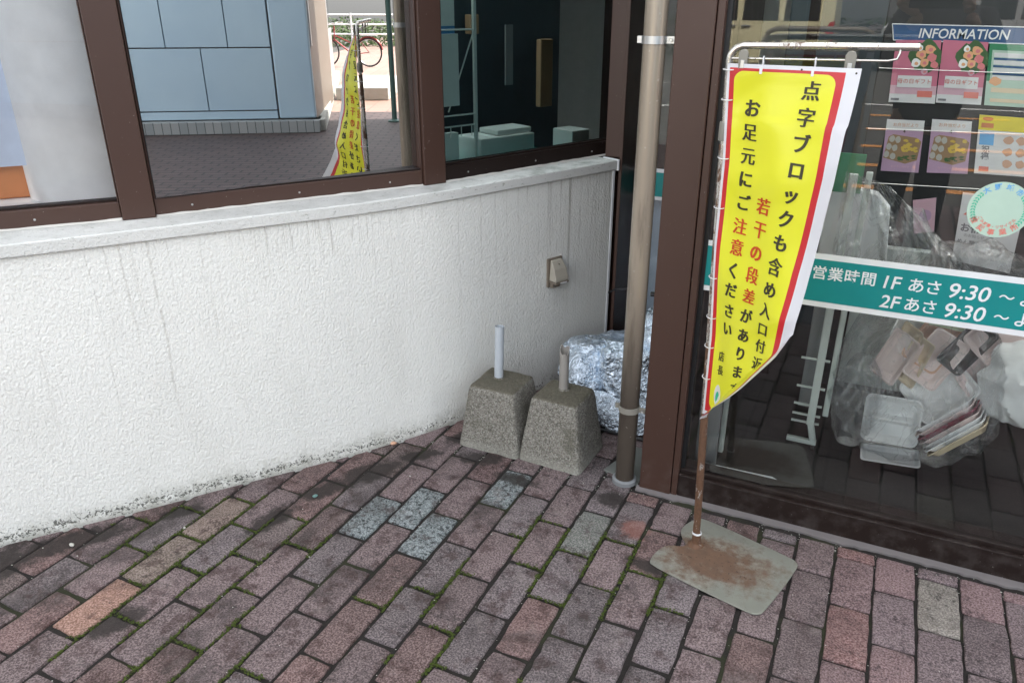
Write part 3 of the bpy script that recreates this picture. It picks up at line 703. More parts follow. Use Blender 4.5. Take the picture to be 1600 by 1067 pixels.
# ------------------------------------------------------------------ concrete flag bases
def flag_base(name, ctr, bw, tw, h, rot, label, pipe, pmat, tilt=(0, 0)):
    t = thing(name, label, 'flag base', 'concrete flag bases by the wall', loc=(ctr[0], ctr[1], 0))
    bm = bmesh.new(); n = 9
    mtx = Matrix.Rotation(R(rot), 4, 'Z')
    g = {}
    def P(i, j, k):
        key = (i, j, k)
        if key in g: return g[key]
        f = k/n; hw = (bw+(tw-bw)*f)/2
        x, y, z = (2*i/n-1), (2*j/n-1), f*h
        v = Vector((x*hw, y*hw*.98, z))
        # rounded arrises and a softened, chipped surface
        r = .007; c = Vector((max(-hw+r, min(hw-r, v.x)), max(-hw+r, min(hw-r, v.y)), max(r*.5, min(h-r*.6, v.z)))); d = v-c
        if d.length > 1e-6: v = c+d.normalized()*min(d.length, r)
        w_ = v*55+Vector((ctr[0]*40, 0, 0)); v += v.normalized()*(noise.noise(w_)*.0028+noise.noise(w_*2.7)*.0018-max(0, noise.noise(w_*.6+Vector((5, 0, 0)))-.35)*.02)
        v = mtx @ v; v.x += tilt[0]*f; v.y += tilt[1]*f
        v.z = max(v.z, 0.0005)
        g[key] = bm.verts.new(v); return g[key]
    for a in range(n):
        for b in range(n):
            for F in ((lambda i, j: (i, 0, j)), (lambda i, j: (n-i, n, j)), (lambda i, j: (n, i, j)), (lambda i, j: (0, n-i, j)), (lambda i, j: (i, j, n))):
                bm.faces.new([P(*F(a, b)), P(*F(a+1, b)), P(*F(a+1, b+1)), P(*F(a, b+1))])
    me = bpy.data.meshes.new('block'); bm.to_mesh(me); bm.free(); me.materials.append(M['concrete'])
    me.polygons.foreach_set('use_smooth', [True]*len(me.polygons))
    o = bpy.data.objects.new('block', me); S.collection.objects.link(o); o.parent = t
    sb = o.modifiers.new('sub', 'SUBSURF'); sb.levels = 1; sb.render_levels = 2
    p0, p1, r, cut = pipe
    p0 = Vector(p0); p1 = Vector(p1); d = (p1-p0); L = d.length; d.normalize(); a = Vector((1, 0, 0)); a = (a-d*a.dot(d)).normalized(); b = d.cross(a)
    mb = MB(); vs = []; nn = 28
    for side, (ra, z0) in enumerate(((r, -.02), (r, None), (r*.86, None), (r*.86, -.015))):
        for k in range(nn):
            th = 2*math.pi*k/nn; zz = z0
            if zz is None:
                zz = L
                if cut: # broken mouth: lower on the street side, ragged rim
                    zz = L - .030*max(0, -math.sin(th)*.8-math.cos(th)*-.2)**1.0*1.0 + .004*math.sin(5*th+1)+.004*math.sin(3*th)
            vs.append(p0+d*zz+(a*math.cos(th)+b*math.sin(th))*ra)
    fs = [(L_*nn+k, L_*nn+(k+1) % nn, (L_+1)*nn+(k+1) % nn, (L_+1)*nn+k) for L_ in range(3) for k in range(nn)]
    mb.add(vs, fs); mb.build('pole_socket', pmat, t, smooth=True, angle=50)
    MB().lathe([(.0, -.004), (r*1.25, -.002), (r*1.1, .0035), (r*.98, .005)], p0, 20).build('socket_collar', 'concrete', t, smooth=True)
    world_children(t)
    return t, o
t1, blk = flag_base('flag_base', (-1.116, 2.262), .242, .180, .240, -1, 'concrete flag base block with an intact upright grey pipe, nearer to the white wall', ((-1.134, 2.275, .240), (-1.137, 2.290, .436), .0165, False), 'pvc_grey')
blk.matrix_parent_inverse = Matrix.Identity(4)
t2, blk = flag_base('flag_base', (-.876, 2.262), .240, .172, .243, -3, 'mossy concrete flag base block with a broken topped brown grey pipe, beside the foil sacks', ((-.884, 2.285, .243), (-.889, 2.298, .398), .0170, True), 'pvc_old', (.0, 0))
blk.matrix_parent_inverse = Matrix.Identity(4)

# ------------------------------------------------------------------ foil cooler sacks
def sack(label, c, size, rotz, lean, seed, flat=.42):
    mb = MB(); nu, nv = 72, 52; sx, sy, sz = size
    def fn(u, v):
        th = u*2*math.pi; ph = (v-.5)*math.pi
        ce = lambda t: math.copysign(abs(math.cos(t))**flat, math.cos(t)); se = lambda t: math.copysign(abs(math.sin(t))**flat, math.sin(t))
        p = Vector((sx*ce(ph)*ce(th), sy*ce(ph)*se(th), sz*se(ph)))
        p.x += .03*math.sin(p.z*14+seed)+.02*math.sin(p.y*11+seed); p.y += .02*math.sin(p.z*17+seed*2)
        q = p*6+Vector((seed, seed*2, 0)); d = p.normalized()
        big = 1-abs(noise.noise(q))*2.2; p += d*(big*.020)
        q = p*15+Vector((0, seed, 0)); fold = (1-min(1, abs(noise.noise(q))*5)); p -= d*fold*.016
        q = p*42; p += d*(noise.noise(q)*.0045)
        if p.z < -sz*.9: p.z = -sz*.9
        return p
    mb.grid(fn, nu, nv); o = mb.build('foil_sack', 'foil', smooth=True, angle=180)
    o.rotation_euler = (R(lean), 0, R(rotz)); o.location = c; return tag(o, label, 'foil sack', 'silver insulated sacks in the recess')
sack('low silver bubble foil sack lying along the end of the white wall', (-.825, 2.86, .115), (.085, .33, .105), -26, -14, 3)
sack('tall silver foil sack standing upright between the downpipe and the brown entrance post', (-.655, 2.80, .205), (.095, .17, .195), 4, -8, 11)
sack('creased silver foil sack heaped in the middle of the recess behind the downpipe', (-.765, 2.74, .125), (.110, .22, .120), 12, -24, 23)
mb = MB(); mb.grid(lambda u, v: Vector((-.93+.36*u, 2.478+.012*math.sin(u*9)+.05*v*v+.008*noise.noise(Vector((u*9, v*4, 0))), .010+.12*v+.004*math.sin(u*23))), 30, 10)
tag(mb.build('foil_sheet', 'foil', smooth=True), 'flat pale edge of an insulating sheet standing under the foil sacks', 'sheet')
tag(MB().tube([(-.93, 2.455, .008), (-.80, 2.462, .008), (-.66, 2.458, .008), (-.565, 2.46, .008)], .006, 8).build('strap', 'black', smooth=True), 'black strap lying along the foot of the foil sacks', 'strap')
tag(MB().tube([(-.955, 2.96, .37), (-.92, 2.95, .395), (-.87, 2.95, .405), (-.80, 2.97, .41)], .004, 8).build('cable', 'black', smooth=True), 'thin black cord over the top of the foil sacks at the wall end', 'cord')
tag(MB().tube([(-.73, 2.80, .452), (-.68, 2.79, .458), (-.62, 2.80, .455), (-.57, 2.82, .456)], .010, 8).build('strap', 'black', smooth=True), 'black edging strap on top of the tall foil sack beside the post', 'strap')

# ================================================================== BANNER STAND
st = thing('banner_stand', 'rusty metal banner stand on a flat base plate in front of the entrance', 'banner stand', loc=(-.313, 1.935, 0))
PL = [(-.344, 2.067), (-.366, 2.024), (-.371, 1.986), (-.353, 1.95), (-.337, 1.931), (-.347, 1.916), (-.387, 1.907), (-.408, 1.874), (-.419, 1.818), (-.408, 1.795), (-.115, 1.719), (-.095, 1.726), (-.083, 1.739), (-.021, 1.967), (-.031, 1.993), (-.055, 2.003), (-.316, 2.084)]
PLs = [Vector(p) for p in PL]
for _ in range(2): PLs = [q for i in range(len(PLs)) for q in (PLs[i]*.75+PLs[(i+1) % len(PLs)]*.25, PLs[i]*.25+PLs[(i+1) % len(PLs)]*.75)]
MB().prism([tuple(p) for p in PLs], .0015, .0055).build('base_plate', 'plate', st, bevel=.001)
bx, by = -.313, 1.942
MB().lathe([(.024, .0058), (.021, .009), (.0135, .016), (.0125, .045), (.0112, .046)], (bx, by, 0), 24).build('foot_socket', 'pole_rust', st, smooth=True)
MB().lathe([(.0125, .046), (.0142, .047), (.0142, .051), (.0115, .052)], (bx, by, 0), 20).build('foot_ring', 'ring_plastic', st, smooth=True)
def pp(z): return Vector((bx+(-.366-bx)*z/1.37, by+.004*z, z))
MB().tube([pp(z) for z in (.01, .2, .4, .45)], .0108, 16).build('lower_pole', 'pole_rust', st, smooth=True)
MB().tube([pp(z) for z in (.45, .6, .8, 1.0, 1.18)], .0098, 16).build('middle_pole', 'pole_mid', st, smooth=True)
c = pp(1.37)
arc = [pp(1.18), pp(1.30)]+[Vector((c.x+.032*(1-math.cos(a)), c.y, 1.372+.032*math.sin(a))) for a in (0, R(20), R(40), R(60), R(80), R(90))]+[Vector((-.2, c.y, 1.406)), Vector((.026, c.y, 1.408))]
MB().tube(arc, [.0080]*len(arc), 16).build('top_arm', 'chrome_worn', st, smooth=True)
MB().lathe([(.0, -.016), (.0125, -.016), (.0135, -.012), (.0135, .024), (.0125, .028), (.0, .028)], pp(1.205), 20).build('height_clamp', 'clip_plastic', st, smooth=True)
MB().box((.006, -.016, -.010), (.021, .0, .020), Matrix.Translation(pp(1.205))).build('clamp_lever', 'clip_plastic', st, bevel=.003)
c2y = 1.938
MB().tube([Vector((-.362, c2y+.006, 1.376)), Vector((-.2, c2y, 1.378)), Vector((-.03, c2y, 1.380)), Vector((-.013, c2y, 1.384)), Vector((-.010, c2y+.003, 1.396)), Vector((-.010, c2y+.006, 1.402))], .0026, 10).build('hanging_rod', 'chrome_worn', st, smooth=True)
world_children(st)

def lerp_table(tab, z):
    for (z0, a), (z1, b) in zip(tab, tab[1:]):
        if z1 <= z <= z0: return a+(b-a)*(z-z0)/(z1-z0)
    return tab[0][1] if z > tab[0][0] else tab[-1][1]
XL = [(1.37, -.366), (1.14, -.353), (.93, -.351), (.69, -.338), (.44, -.334)]
WT = [(1.37, .287), (1.236, .266), (1.09, .262), (.957, .252), (.813, .226), (.700, .172), (.649, .138), (.553, .074), (.455, .012), (.40, .004)]   # visible width at each height
A0 = [(1.37, .13), (1.236, .36), (1.09, .50), (.957, .60), (.813, .72), (.649, .80), (.40, .85)]
_cache = {}
def row(z):
    k = round(z, 3)
    if k in _cache: return _cache[k]
    a0 = lerp_table(A0, z); x0 = lerp_table(XL, z)
    za = 1.5-(1.5-z)*1.01; goal = lerp_table(XL, za)+lerp_table(WT, za)
    cap = lerp_table([(1.37, 1.18), (.86, 1.28), (.74, 1.43), (.50, 1.46), (.38, 1.48)], z); wd = lerp_table([(1.37, .055), (.90, .05), (.74, .02), (.3, .02)], z); n = 73
    def path(u0, A):
        x = y = 0; out = [(0, 0)]
        for i in range(1, n):
            u = BW*(i-.5)/(n-1); s_ = max(0, min(1, (u-u0)/wd)); s_ = s_*s_*(3-2*s_)
            a = a0*(.35+.65*min(1, max(0, u/.05)))+A*s_; du = BW/(n-1)
            a += .20*math.sin(u*38+z*9)*(.6 if z < 1.25 else .25)
            a = max(-.6, min(a, cap))
            x += math.cos(a)*du; y -= math.sin(a)*du; out.append((x, y))
        return out
    app = lambda p: max((x0+q[0])*1.945/(1.93+q[1]) for q in p)
    pts = path(9, 0)
    if app(pts) > goal+.004:
        lo, hi = -.07, BW
        for _ in range(22):
            m_ = (lo+hi)/2; p = path(m_, 1.6)
            if app(p) > goal: hi = m_
            else: lo = m_
        pts = path(lo, 1.6)
    _cache[k] = [(x0+x, y) for x, y in pts]; return _cache[k]
ZTOP = 1.366
def cloth(u, v, lift=0.0):
    def base(u, v):
        z = ZTOP-v*.985; r = row(z); zl = z+.16*max(0, (v-.45)/.5)**1.5*max(0, (u-.03)/BW); f = max(0, min(1, u/BW))*72; i = min(71, int(f)); t = f-i
        x = r[i][0]*(1-t)+r[i+1][0]*t; y = r[i][1]*(1-t)+r[i+1][1]*t
        yy = 1.930+y + (.004*math.sin(v*21)+.0045*math.sin((v+u*.8)*34+1)*noise.noise(Vector((u*5, v*6, 2)))*2+.006*noise.noise(Vector((u*9+v*5, v*7-u*6, 7))))*min(1, u/.03)*min(1, v/.04)
        # the curled lower right swings up and back a little
        return Vector((x, yy, zl))
    p = base(u, v)
    if lift:
        du = base(min(BW, u+.003), v)-base(max(0, u-.003), v); dv = base(u, v+.004)-base(u, max(0, v-.004))
        n = dv.cross(du).normalized()
        if n.y > 0 and du.x > 0: n = -n
        p = p+n*lift
    return p
ban = thing('warning_banner', 'yellow and red edged vertical cloth banner with black and red writing, curling off the stand', 'banner', loc=(-.25, 1.93, .42))
mb = MB(); NU, NV = 72, 130
mb.grid(lambda a, b: cloth(a*BW, b*BH), NU, NV)
o = mb.build('cloth', 'banner', ban, smooth=True, angle=180)
uvl = o.data.uv_layers.new(name='UVMap')
for lp in o.data.loops:
    vi = lp.vertex_index; uvl.data[lp.index].uv = ((vi % (NU+1))/NU*BW, (vi//(NU+1))/NV*BH)
def vtext(mb, chars, u, v0, dv, size, sy=1.04, bold=.015):
    for i, ch in enumerate(chars):
        v = v0+i*dv if not isinstance(dv, list) else dv[i]
        vs, fs = glyphs(ch, size, bold if ord(ch) < 0x3100 else .003, 3)
        # split the glyph into finer faces is not needed: characters are small against the folds
        for k, dx in enumerate((0, -.033*size, .033*size, -.018*size, .018*size)):
            mb.add([cloth(u+x+dx, v-(y)*sy, .0009+k*.0002) for x, y in ((q.x, q.y) for q in vs)], fs)
def zs(L): return [(ZTOP-z)/.985 for z in L]
blk_ = MB(); red_ = MB()
vtext(blk_, '点字ブロックも含め入口付近に', .196, 0, zs([1.313-.0553*i for i in range(14)]), .042)
vtext(red_, '若干の段差', .128, 0, zs([1.052-.0555*i for i in range(5)]), .042)
vtext(blk_, 'があります', .128, 0, zs([.7745-.0555*i for i in range(5)]), .041)
vtext(blk_, 'お足元にご', .066, 0, zs([1.267, 1.214, 1.16, 1.106, 1.049]), .041)
vtext(red_, '注意', .066, 0, zs([.99, .938]), .041)
vtext(blk_, 'ください', .066, 0, zs([.882, .831, .772, .72]), .041)
vtext(blk_, '店長', .052, 0, zs([.640, .600]), .029, bold=.0)
blk_.build('lettering', 'ink', ban); red_.build('lettering', 'ink_red', ban)
lg = MB()
def spot(mb, cu, cv, ru, rv, lift, n=20): mb.add([cloth(cu+ru*math.cos(2*math.pi*k/n), cv+rv*math.sin(2*math.pi*k/n), lift) for k in range(n)], [tuple(range(n))])
spot(lg, .046, (ZTOP-.525)/.985, .014, .034, .0009); lg.build('printed_patch', 'paper', ban)
lg = MB(); spot(lg, .046, (ZTOP-.518)/.985, .008, .020, .0013); lg.build('printed_patch', 'mint_ink', ban)
for z in (1.352, 1.285, 1.15, 1.029, .849, .739, .656, .565):
    c = pp(z); lf = cloth(.004, (ZTOP-z)/.985)
    mb = MB(); ctr = (c+lf)/2+Vector((0, 0, 0)); rx = (lf-c).length/2+.010
    d = (lf-c).normalized() if (lf-c).length > 1e-4 else Vector((1, 0, 0)); d.z = 0; d.normalize(); b = Vector((-d.y, d.x, 0))
    mb.tube([ctr+d*math.cos(t)*max(.0135, rx)+b*math.sin(t)*.0128 for t in [2*math.pi*i/18 for i in range(18)]], .0014, 6, closed=True)
    mb.build('ring', 'ring_plastic', ban, smooth=True)
for u in (.079, .192):
    p = cloth(u, .004); mb = MB()
    mb.tube([Vector((p.x, 1.9375-.006*math.cos(t), 1.371+.0115*math.sin(t))) for t in [2*math.pi*i/16 for i in range(16)]], .0016, 6, closed=True)
    mb.box((p.x-.003, p.y-.0035, p.z-.016), (p.x+.003, p.y-.001, p.z-.001)); mb.build('ring', 'ring_plastic', ban, smooth=True)
for u, v in ((.168, .0075), (.283, .010)):
    spot_ = MB(); spot(spot_, u, v, .0022, .0022, .0012, 12); spot_.build('eyelet', 'ink', ban)
world_children(ban)
def clip(x, label, s=1.0):
    t = thing('clip', label, 'clip', 'grey clips on the hanging rod', loc=(x, 1.936, 1.36))
    mt_ = Matrix.Translation((x, 1.936, 1.378))
    a = MB(); n_ = 8
    prof = [(-.0085, -.026), (.0085, -.026), (.010, -.006), (.0105, .010), (.007, .017), (0, .019), (-.007, .017), (-.0105, .010), (-.010, -.006)]
    rot = Matrix.Rotation(R(90), 4, 'X')
    a.prism([(px_*s, pz_*s) for px_, pz_ in prof], .004, .009, mt_ @ rot); a.build('jaw', 'clip_plastic', t, bevel=.0015)
    a = MB(); a.prism([(px_*s*.9, pz_*s) for px_, pz_ in prof], -.009, -.004, mt_ @ rot); a.build('jaw', 'clip_plastic', t, bevel=.0015)
    MB().box((-.0045, -.0115, -.022), (.0045, -.0092, -.004), mt_).build('spring', 'steel', t, bevel=.0008)
    world_children(t)
clip(-.332, 'grey plastic clip at the left end of the rod above the banner'); clip(-.104, 'grey plastic clip at the right end of the rod above the white banner margin', 1.1)

# ================================================================== ON THE ENTRANCE GLASS
hs_ = thing('opening_hours_band', 'teal and white opening hours band stuck across the entrance glass', 'sign', loc=(.5, 2.19, .715))
Yg = 2.1975
def band(x0, x1, y, parent, z0=.716, z1=.868):
    MB().box((x0, y-.0012, z0), (x1, y-.0002, z1)).build('band_border', 'deco_white', parent)
    MB().box((x0, y-.0022, z0+.016), (x1, y-.0013, z1-.016)).build('band_field', 'teal', parent)
band(-.4172, 1.71, Yg, hs_)
tx = MB()
def flat_text(mb, s, size, x, z, y, bold=.01, slant=0.0, sx=1.0, al=0): put_text(mb, s, size, lambda a, b: (x+a*sx+b*slant, y, z+b), bold)
for i, ch in enumerate('営業時間'): flat_text(tx, ch, .0400, -.108+i*.0415, .812, Yg-.0026, .014, .0)
for z, fl in ((.811, '1F'), (.757, '2F')):
    flat_text(tx, fl, .050, .077+.008*(fl == '2F')-.006, z, Yg-.0026, .012, .12)
    for i, ch in enumerate('あさ'): flat_text(tx, ch, .042, .132+i*.041, z, Yg-.0026, .012)
    flat_text(tx, '9:30', .056, .255, z, Yg-.0026, .012, .12)
    flat_text(tx, '～', .036, .338, z, Yg-.0026, .012)
    for i, ch in enumerate('よる'): flat_text(tx, ch, .042, .385+i*.041, z, Yg-.0026, .012)
tx.build('lettering', 'deco_white', hs_); world_children(hs_)
b2_ = thing('glass_band', 'short teal and white band on the recessed pane behind the downpipe', 'sign', loc=(-.6, 3.25, .72)); band(-.960, -.3415, 3.2495, b2_, .712, .846)
world_children(b2_)
sk = thing('round_sticker', 'round pale green sticker with wreath and ring of writing on the entrance glass', 'sticker', loc=(.273, 2.197, 1.03))
cx, cz, rr_ = .2735, 1.030, .0685
def disc(mb, cx, cz, r, y, rz=None, n=48): mb.add([(cx+r*math.cos(2*math.pi*k/n), y, cz+(rz or r)*math.sin(2*math.pi*k/n)) for k in range(n)], [tuple(range(n))])
d_ = MB(); disc(d_, cx, cz, rr_, Yg-.0006); d_.build('sticker_face', 'mint', sk)
tb = MB(); tc_ = MB(); tr_ = MB()
for mb_, s_, r_, a0, da, sz in ((tb, '大野城市', .056, 128, -25, .0165), (tr_, 'ごみ減量・リサイクル', .043, 213, 12.8, .0092), (tc_, '推奨事業所', .057, 212, 26, .0165)):
    for i, ch in enumerate(s_):
        a = a0+i*da; up_ = a-90 if a0 < 180 else a+90
        def f(q, w_, a=a, up_=up_): 
            ca, sa = math.cos(R(up_)), math.sin(R(up_)); return (cx+r_*math.cos(R(a))+q*ca-w_*sa, Yg-.0012, cz+r_*math.sin(R(a))+q*sa+w_*ca)
        put_text(mb_, ch, sz, f, .02)
tb.build('lettering', 'sky_ink', sk); tc_.build('lettering', 'coral_ink', sk); tr_.build('lettering', 'coral_ink', sk)
for sgn in (-1, 1):
    lf_ = MB()
    for i in range(11):
        a = R(90+sgn*(48+i*7.2)); p = Vector((cx+.0555*math.cos(a), Yg-.0012, cz+.0555*math.sin(a)))
        t = Vector((-math.sin(a), 0, math.cos(a)))*(-sgn); nrm = Vector((math.cos(a), 0, math.sin(a)))
        for s_ in (-1, 1):
            d = (t*-.8+nrm*s_*.75).normalized()*.0085; e_ = d.cross(Vector((0, 1, 0)))*.22
            lf_.add([p, p+d*.5+e_, p+d, p+d*.5-e_], [(0, 1, 2, 3)])
    lf_.build('wreath', 'mint_ink', sk)
world_children(sk)

# ================================================================== INSIDE THE ENTRANCE
YB = 3.03
ib = thing('information_board', 'black notice board headed INFORMATION hung with leaflets inside the entrance glass', 'notice board', loc=(.25, YB, 0))
MB().box((-.075, YB, .10), (.62, YB+.03, 1.55)).build('panel', 'black', ib, bevel=.004)
MB().add([(-.052, YB-.006, 1.426), (-.040, YB-.006, 1.379), (.62, YB-.006, 1.370), (.62, YB-.006, 1.417)], [(0, 1, 2, 3)]).build('header', 'navy', ib)
hb = MB(); a_, b_ = (-.052, 1.426), (.62, 1.417)
for (x0, z0), (x1, z1) in (((-.054, 1.427), (.62, 1.418)), ((-.042, 1.378), (.62, 1.369)), ((-.054, 1.427), (-.042, 1.378))): hb.tube([(x0, YB-.007, z0), (x1, YB-.007, z1)], .0015, 6)
hb.build('header_border', 'deco_white', ib)
tx = MB(); put_text(tx, 'INFORMATION', .041, lambda a, b: (.158+a*.92+b*.06, YB-.0085, 1.398+b-.004*a), .012); tx.build('lettering', 'deco_white', ib)
for z0, z1 in ((1.291, 1.290), (1.094, 1.112), (.909, .931)):
    MB().tube([(-.07, YB-.022, z0), (.25, YB-.022, (z0+z1)/2-.002), (.6, YB-.022, z1)], .0012, 6).build('wire', 'steel', ib)
world_children(ib)
def quadmap(C, y):                                # C: TL,TR,BR,BL in (x,z)
    TL, TR, BR, BL = [Vector((p[0], 0, p[1])) for p in C]
    def f(u, v, d=0): return (TL*(1-u)*(1-v)+TR*u*(1-v)+BR*u*v+BL*(1-u)*v)+Vector((0, y-d, 0))
    return f
def leaflet(name, label, C, y, mat, group=None, cat='leaflet'):
    t = thing(name, label, cat, group, loc=(C[3][0], y, C[3][1])); f = quadmap(C, y)
    vs = [f(u, v, d) for d in (.0012, 0) for u, v in ((0, 1), (1, 1), (1, 0), (0, 0))]
    MB().add(vs, [(0, 1, 2, 3), (7, 6, 5, 4), (0, 4, 5, 1), (1, 5, 6, 2), (2, 6, 7, 3), (3, 7, 4, 0)]).build('sheet', mat, t)
    return t, f
def rect(mb, f, u0, v0, u1, v1, d): mb.add([f(u0, v1, d), f(u1, v1, d), f(u1, v0, d), f(u0, v0, d)], [(0, 1, 2, 3)])
def blobq(mb, f, u, v, ru, rv, d, n=12, seed=0, wob=.18):
    rn = random.Random(seed); mb.add([f(u+ru*math.cos(t)*(1+rn.uniform(-wob, wob)), v+rv*math.sin(t)*(1+rn.uniform(-wob, wob)), d) for t in [2*math.pi*k/n for k in range(n)]], [tuple(range(n))])
def qtext(mb, f, s, size_u, u, v, d, asp, bold=.02):  # size in u units, asp = height/width of sheet
    put_text(mb, s, size_u, lambda a, b: f(u+a, v-b/asp, d), bold)
YL = YB-.018
for C, lb in ((((-.034, 1.379), (.099, 1.380), (.118, 1.185), (-.022, 1.184)), 'pink flower gift leaflet, the left one of the pair under the header'),
              (((.104, 1.382), (.232, 1.377), (.251, 1.188), (.120, 1.189)), 'pink flower gift leaflet, the right one of the pair under the header')):
    t, f = leaflet('flower_leaflet', lb, C, YL, 'pink', 'pink flower leaflets')
    m = MB(); rect(m, f, 0, .86, 1, 1, .0016); m.build('foot_strip', 'paper', t)
    m = MB(); rect(m, f, 0, .72, 1, .86, .0016); m.build('lower_field', 'pink_pale', t)
    m = MB(); blobq(m, f, .68, .26, .34, .25, .0016, 20, 5); m.build('bouquet_shade', 'leaf', t)
    for k, (u, v, r, mt_) in enumerate(((.50, .36, .10, 'tray_white'), (.60, .22, .11, 'rose_peach'), (.78, .14, .11, 'rose_peach'), (.84, .27, .10, 'rose_pink'), (.68, .35, .10, 'rose_peach'), (.90, .38, .08, 'rose_pink'), (.70, .49, .07, 'pink_pale'), (.82, .45, .06, 'leaf'), (.55, .12, .08, 'tray_white'))):
        m = MB(); blobq(m, f, u, v, r, r*.68, .0020+k*.0002, 12, k); m.build('flower', mt_, t)
        if mt_ != 'leaf':
            m = MB(); blobq(m, f, u+.01, v+.006, r*.45, r*.3, .0021+k*.0002, 9, k+9); m.build('flower_heart', 'rose_peach' if mt_ == 'tray_white' else 'rose_pink', t)
    m = MB(); rect(m, f, .14, .56, .88, .75, .0034); m.build('title_box', 'paper', t)
    m = MB(); qtext(m, f, '母の日ギフト', .125, .51, .655, .0038, 1.47, .0); m.build('lettering', 'ink_red', t)
    m = MB(); rect(m, f, .60, .80, .92, .90, .0034); m.build('red_tag', 'coral_ink', t)
    m = MB(); rect(m, f, .04, .93, .22, .965, .0034); m.build('small_tag', 'grey_ink', t)
    world_children(t)
for C, lb in ((((-.016, 1.128), (.099, 1.129), (.112, .957), (-.006, .954)), 'lilac boxed lunch leaflet, the left one of the middle row'),
              (((.120, 1.136), (.237, 1.135), (.259, .966), (.137, .960)), 'lilac boxed lunch leaflet, the right one of the middle row')):
    t, f = leaflet('lunch_leaflet', lb, C, YL, 'lilac', 'lilac lunch leaflets')
    m = MB(); rect(m, f, 0, 0, 1, .20, .0015); m.build('head_field', 'paper', t)
    m = MB(); qtext(m, f, 'お弁当だより', .115, .52, .10, .0019, 1.48, .01); m.build('lettering', 'tray_salmon', t)
    m = MB(); qtext(m, f, '4', .13, .50, .215, .0019, 1.48, .02); m.build('lettering', 'ink', t)
    m = MB(); m.add([f(u, v, .0016) for u, v in ((.02, .74), (.62, .84), (.92, .76), (.98, .40), (.85, .33), (.22, .28), (.10, .33))], [tuple(range(7))]); m.build('lunch_box', 'wood', t)
    for k, (u, v) in enumerate(((.20, .37), (.36, .38), (.14, .52), (.30, .54), (.10, .67), (.27, .70))):
        m = MB(); blobq(m, f, u, v, .075, .065, .0020, 10, k, .1); m.build('rice_ball', 'rice', t)
    m = MB()
    for k in range(26):
        rn = random.Random(k); blobq(m, f, .46+rn.random()*.42, .36+rn.random()*.24, .05, .026, .0021+k*.00001, 8, k, .3)
    m.build('omelette', 'egg', t)
    m = MB()
    for k in range(18):
        rn = random.Random(k+50); blobq(m, f, .42+rn.random()*.42, .67+rn.random()*.10, .06, .014, .0023+k*.00001, 6, k, .3)
    m.build('greens', 'leaf', t)
    m = MB(); qtext(m, f, 'おさそいあわせ', .07, .5, .90, .0019, 1.48, .0); m.build('lettering', 'pink_pale', t)
    world_children(t)
t, f = leaflet('price_poster', 'poster with green edge and pale blue bands at the upper right of the board', ((.236, 1.374), (.425, 1.368), (.445, 1.185), (.260, 1.188)), YL, 'mint', cat='poster')
m = MB(); rect(m, f, 0, 0, 1, .10, .0016); rect(m, f, 0, .1, .05, .6, .0016); m.build('green_edge', 'green_card', t)
m = MB(); [rect(m, f, .08, v, .98, v+.07, .0016) for v in (.14, .26, .38, .50)]; m.build('bands', 'paper', t)
m = MB(); [rect(m, f, .08, v, .98, v+.035, .0018) for v in (.22, .34, .46)]; m.build('bands', 'navy', t)
m = MB(); rect(m, f, .08, .70, .98, .78, .0016); rect(m, f, .08, .88, .98, .94, .0016); m.build('bands', 'tray_tan', t)
m = MB(); blobq(m, f, .14, .60, .09, .07, .0019, 12, 3); m.build('flower', 'rose_peach', t); world_children(t)
t, f = leaflet('sale_poster', 'white poster with a yellow heading at the right of the middle row', ((.254, 1.158), (.447, 1.153), (.482, .971), (.277, .970)), YL, 'paper', cat='poster')
m = MB(); rect(m, f, 0, 0, 1, .25, .0016); m.build('heading', 'yellow_ink', t)
m = MB(); rect(m, f, .04, .13, .22, .21, .002); blobq(m, f, .13, .06, .08, .035, .002, 14, 2, .05); m.build('heading_tag', 'orange', t)
m = MB(); rect(m, f, .03, .28, .24, .50, .0016); m.build('blue_photo', 'sky_ink', t)
m = MB(); qtext(m, f, '祝', .12, .13, .58, .002, .95, .03); qtext(m, f, '福', .12, .13, .70, .002, .95, .03); m.build('lettering', 'grey_ink', t)
m = MB(); [blobq(m, f, .45+.18*i, .40+.2*j, .07, .07, .0018, 10, i+j*3) for i in range(3) for j in range(3)]; m.build('food_photos', 'tray_salmon', t)
m = MB(); rect(m, f, .06, .87, .2, .95, .002); m.build('red_tag', 'coral_ink', t); world_children(t)
t, f = leaflet('small_leaflet', 'small curled pale pink leaflet hanging low on the board between the bag and the notice', ((.113, .862), (.183, .878), (.199, .76), (.138, .745)), YL, 'pink_pale')
m = MB(); blobq(m, f, .55, .5, .28, .18, .0018, 20, 1, .03); m.build('printed_ring', 'lilac', t); world_children(t)
t, f = leaflet('black_print_notice', 'white notice with bold black print behind the round sticker', ((.258, .905), (.445, .90), (.452, .645), (.272, .668)), YL-.004, 'paper', cat='notice')
m = MB(); qtext(m, f, '4月', .20, .22, .30, .0019, 1.3, .01); m.build('lettering', 'coral_ink', t)
m = MB(); qtext(m, f, 'お休み', .17, .30, .50, .0019, 1.3, .03); qtext(m, f, 'のお知らせ', .07, .30, .60, .0019, 1.3, .0); qtext(m, f, 'めん類', .10, .18, .70, .0019, 1.3, .01); qtext(m, f, 'おにぎり', .08, .72, .70, .0019, 1.3, .01); qtext(m, f, '営業時間 平日', .06, .5, .80, .0019, 1.3, 0); qtext(m, f, 'サービスカウンター', .05, .5, .88, .0019, 1.3, 0)
m.build('lettering', 'grey_ink', t); world_children(t)

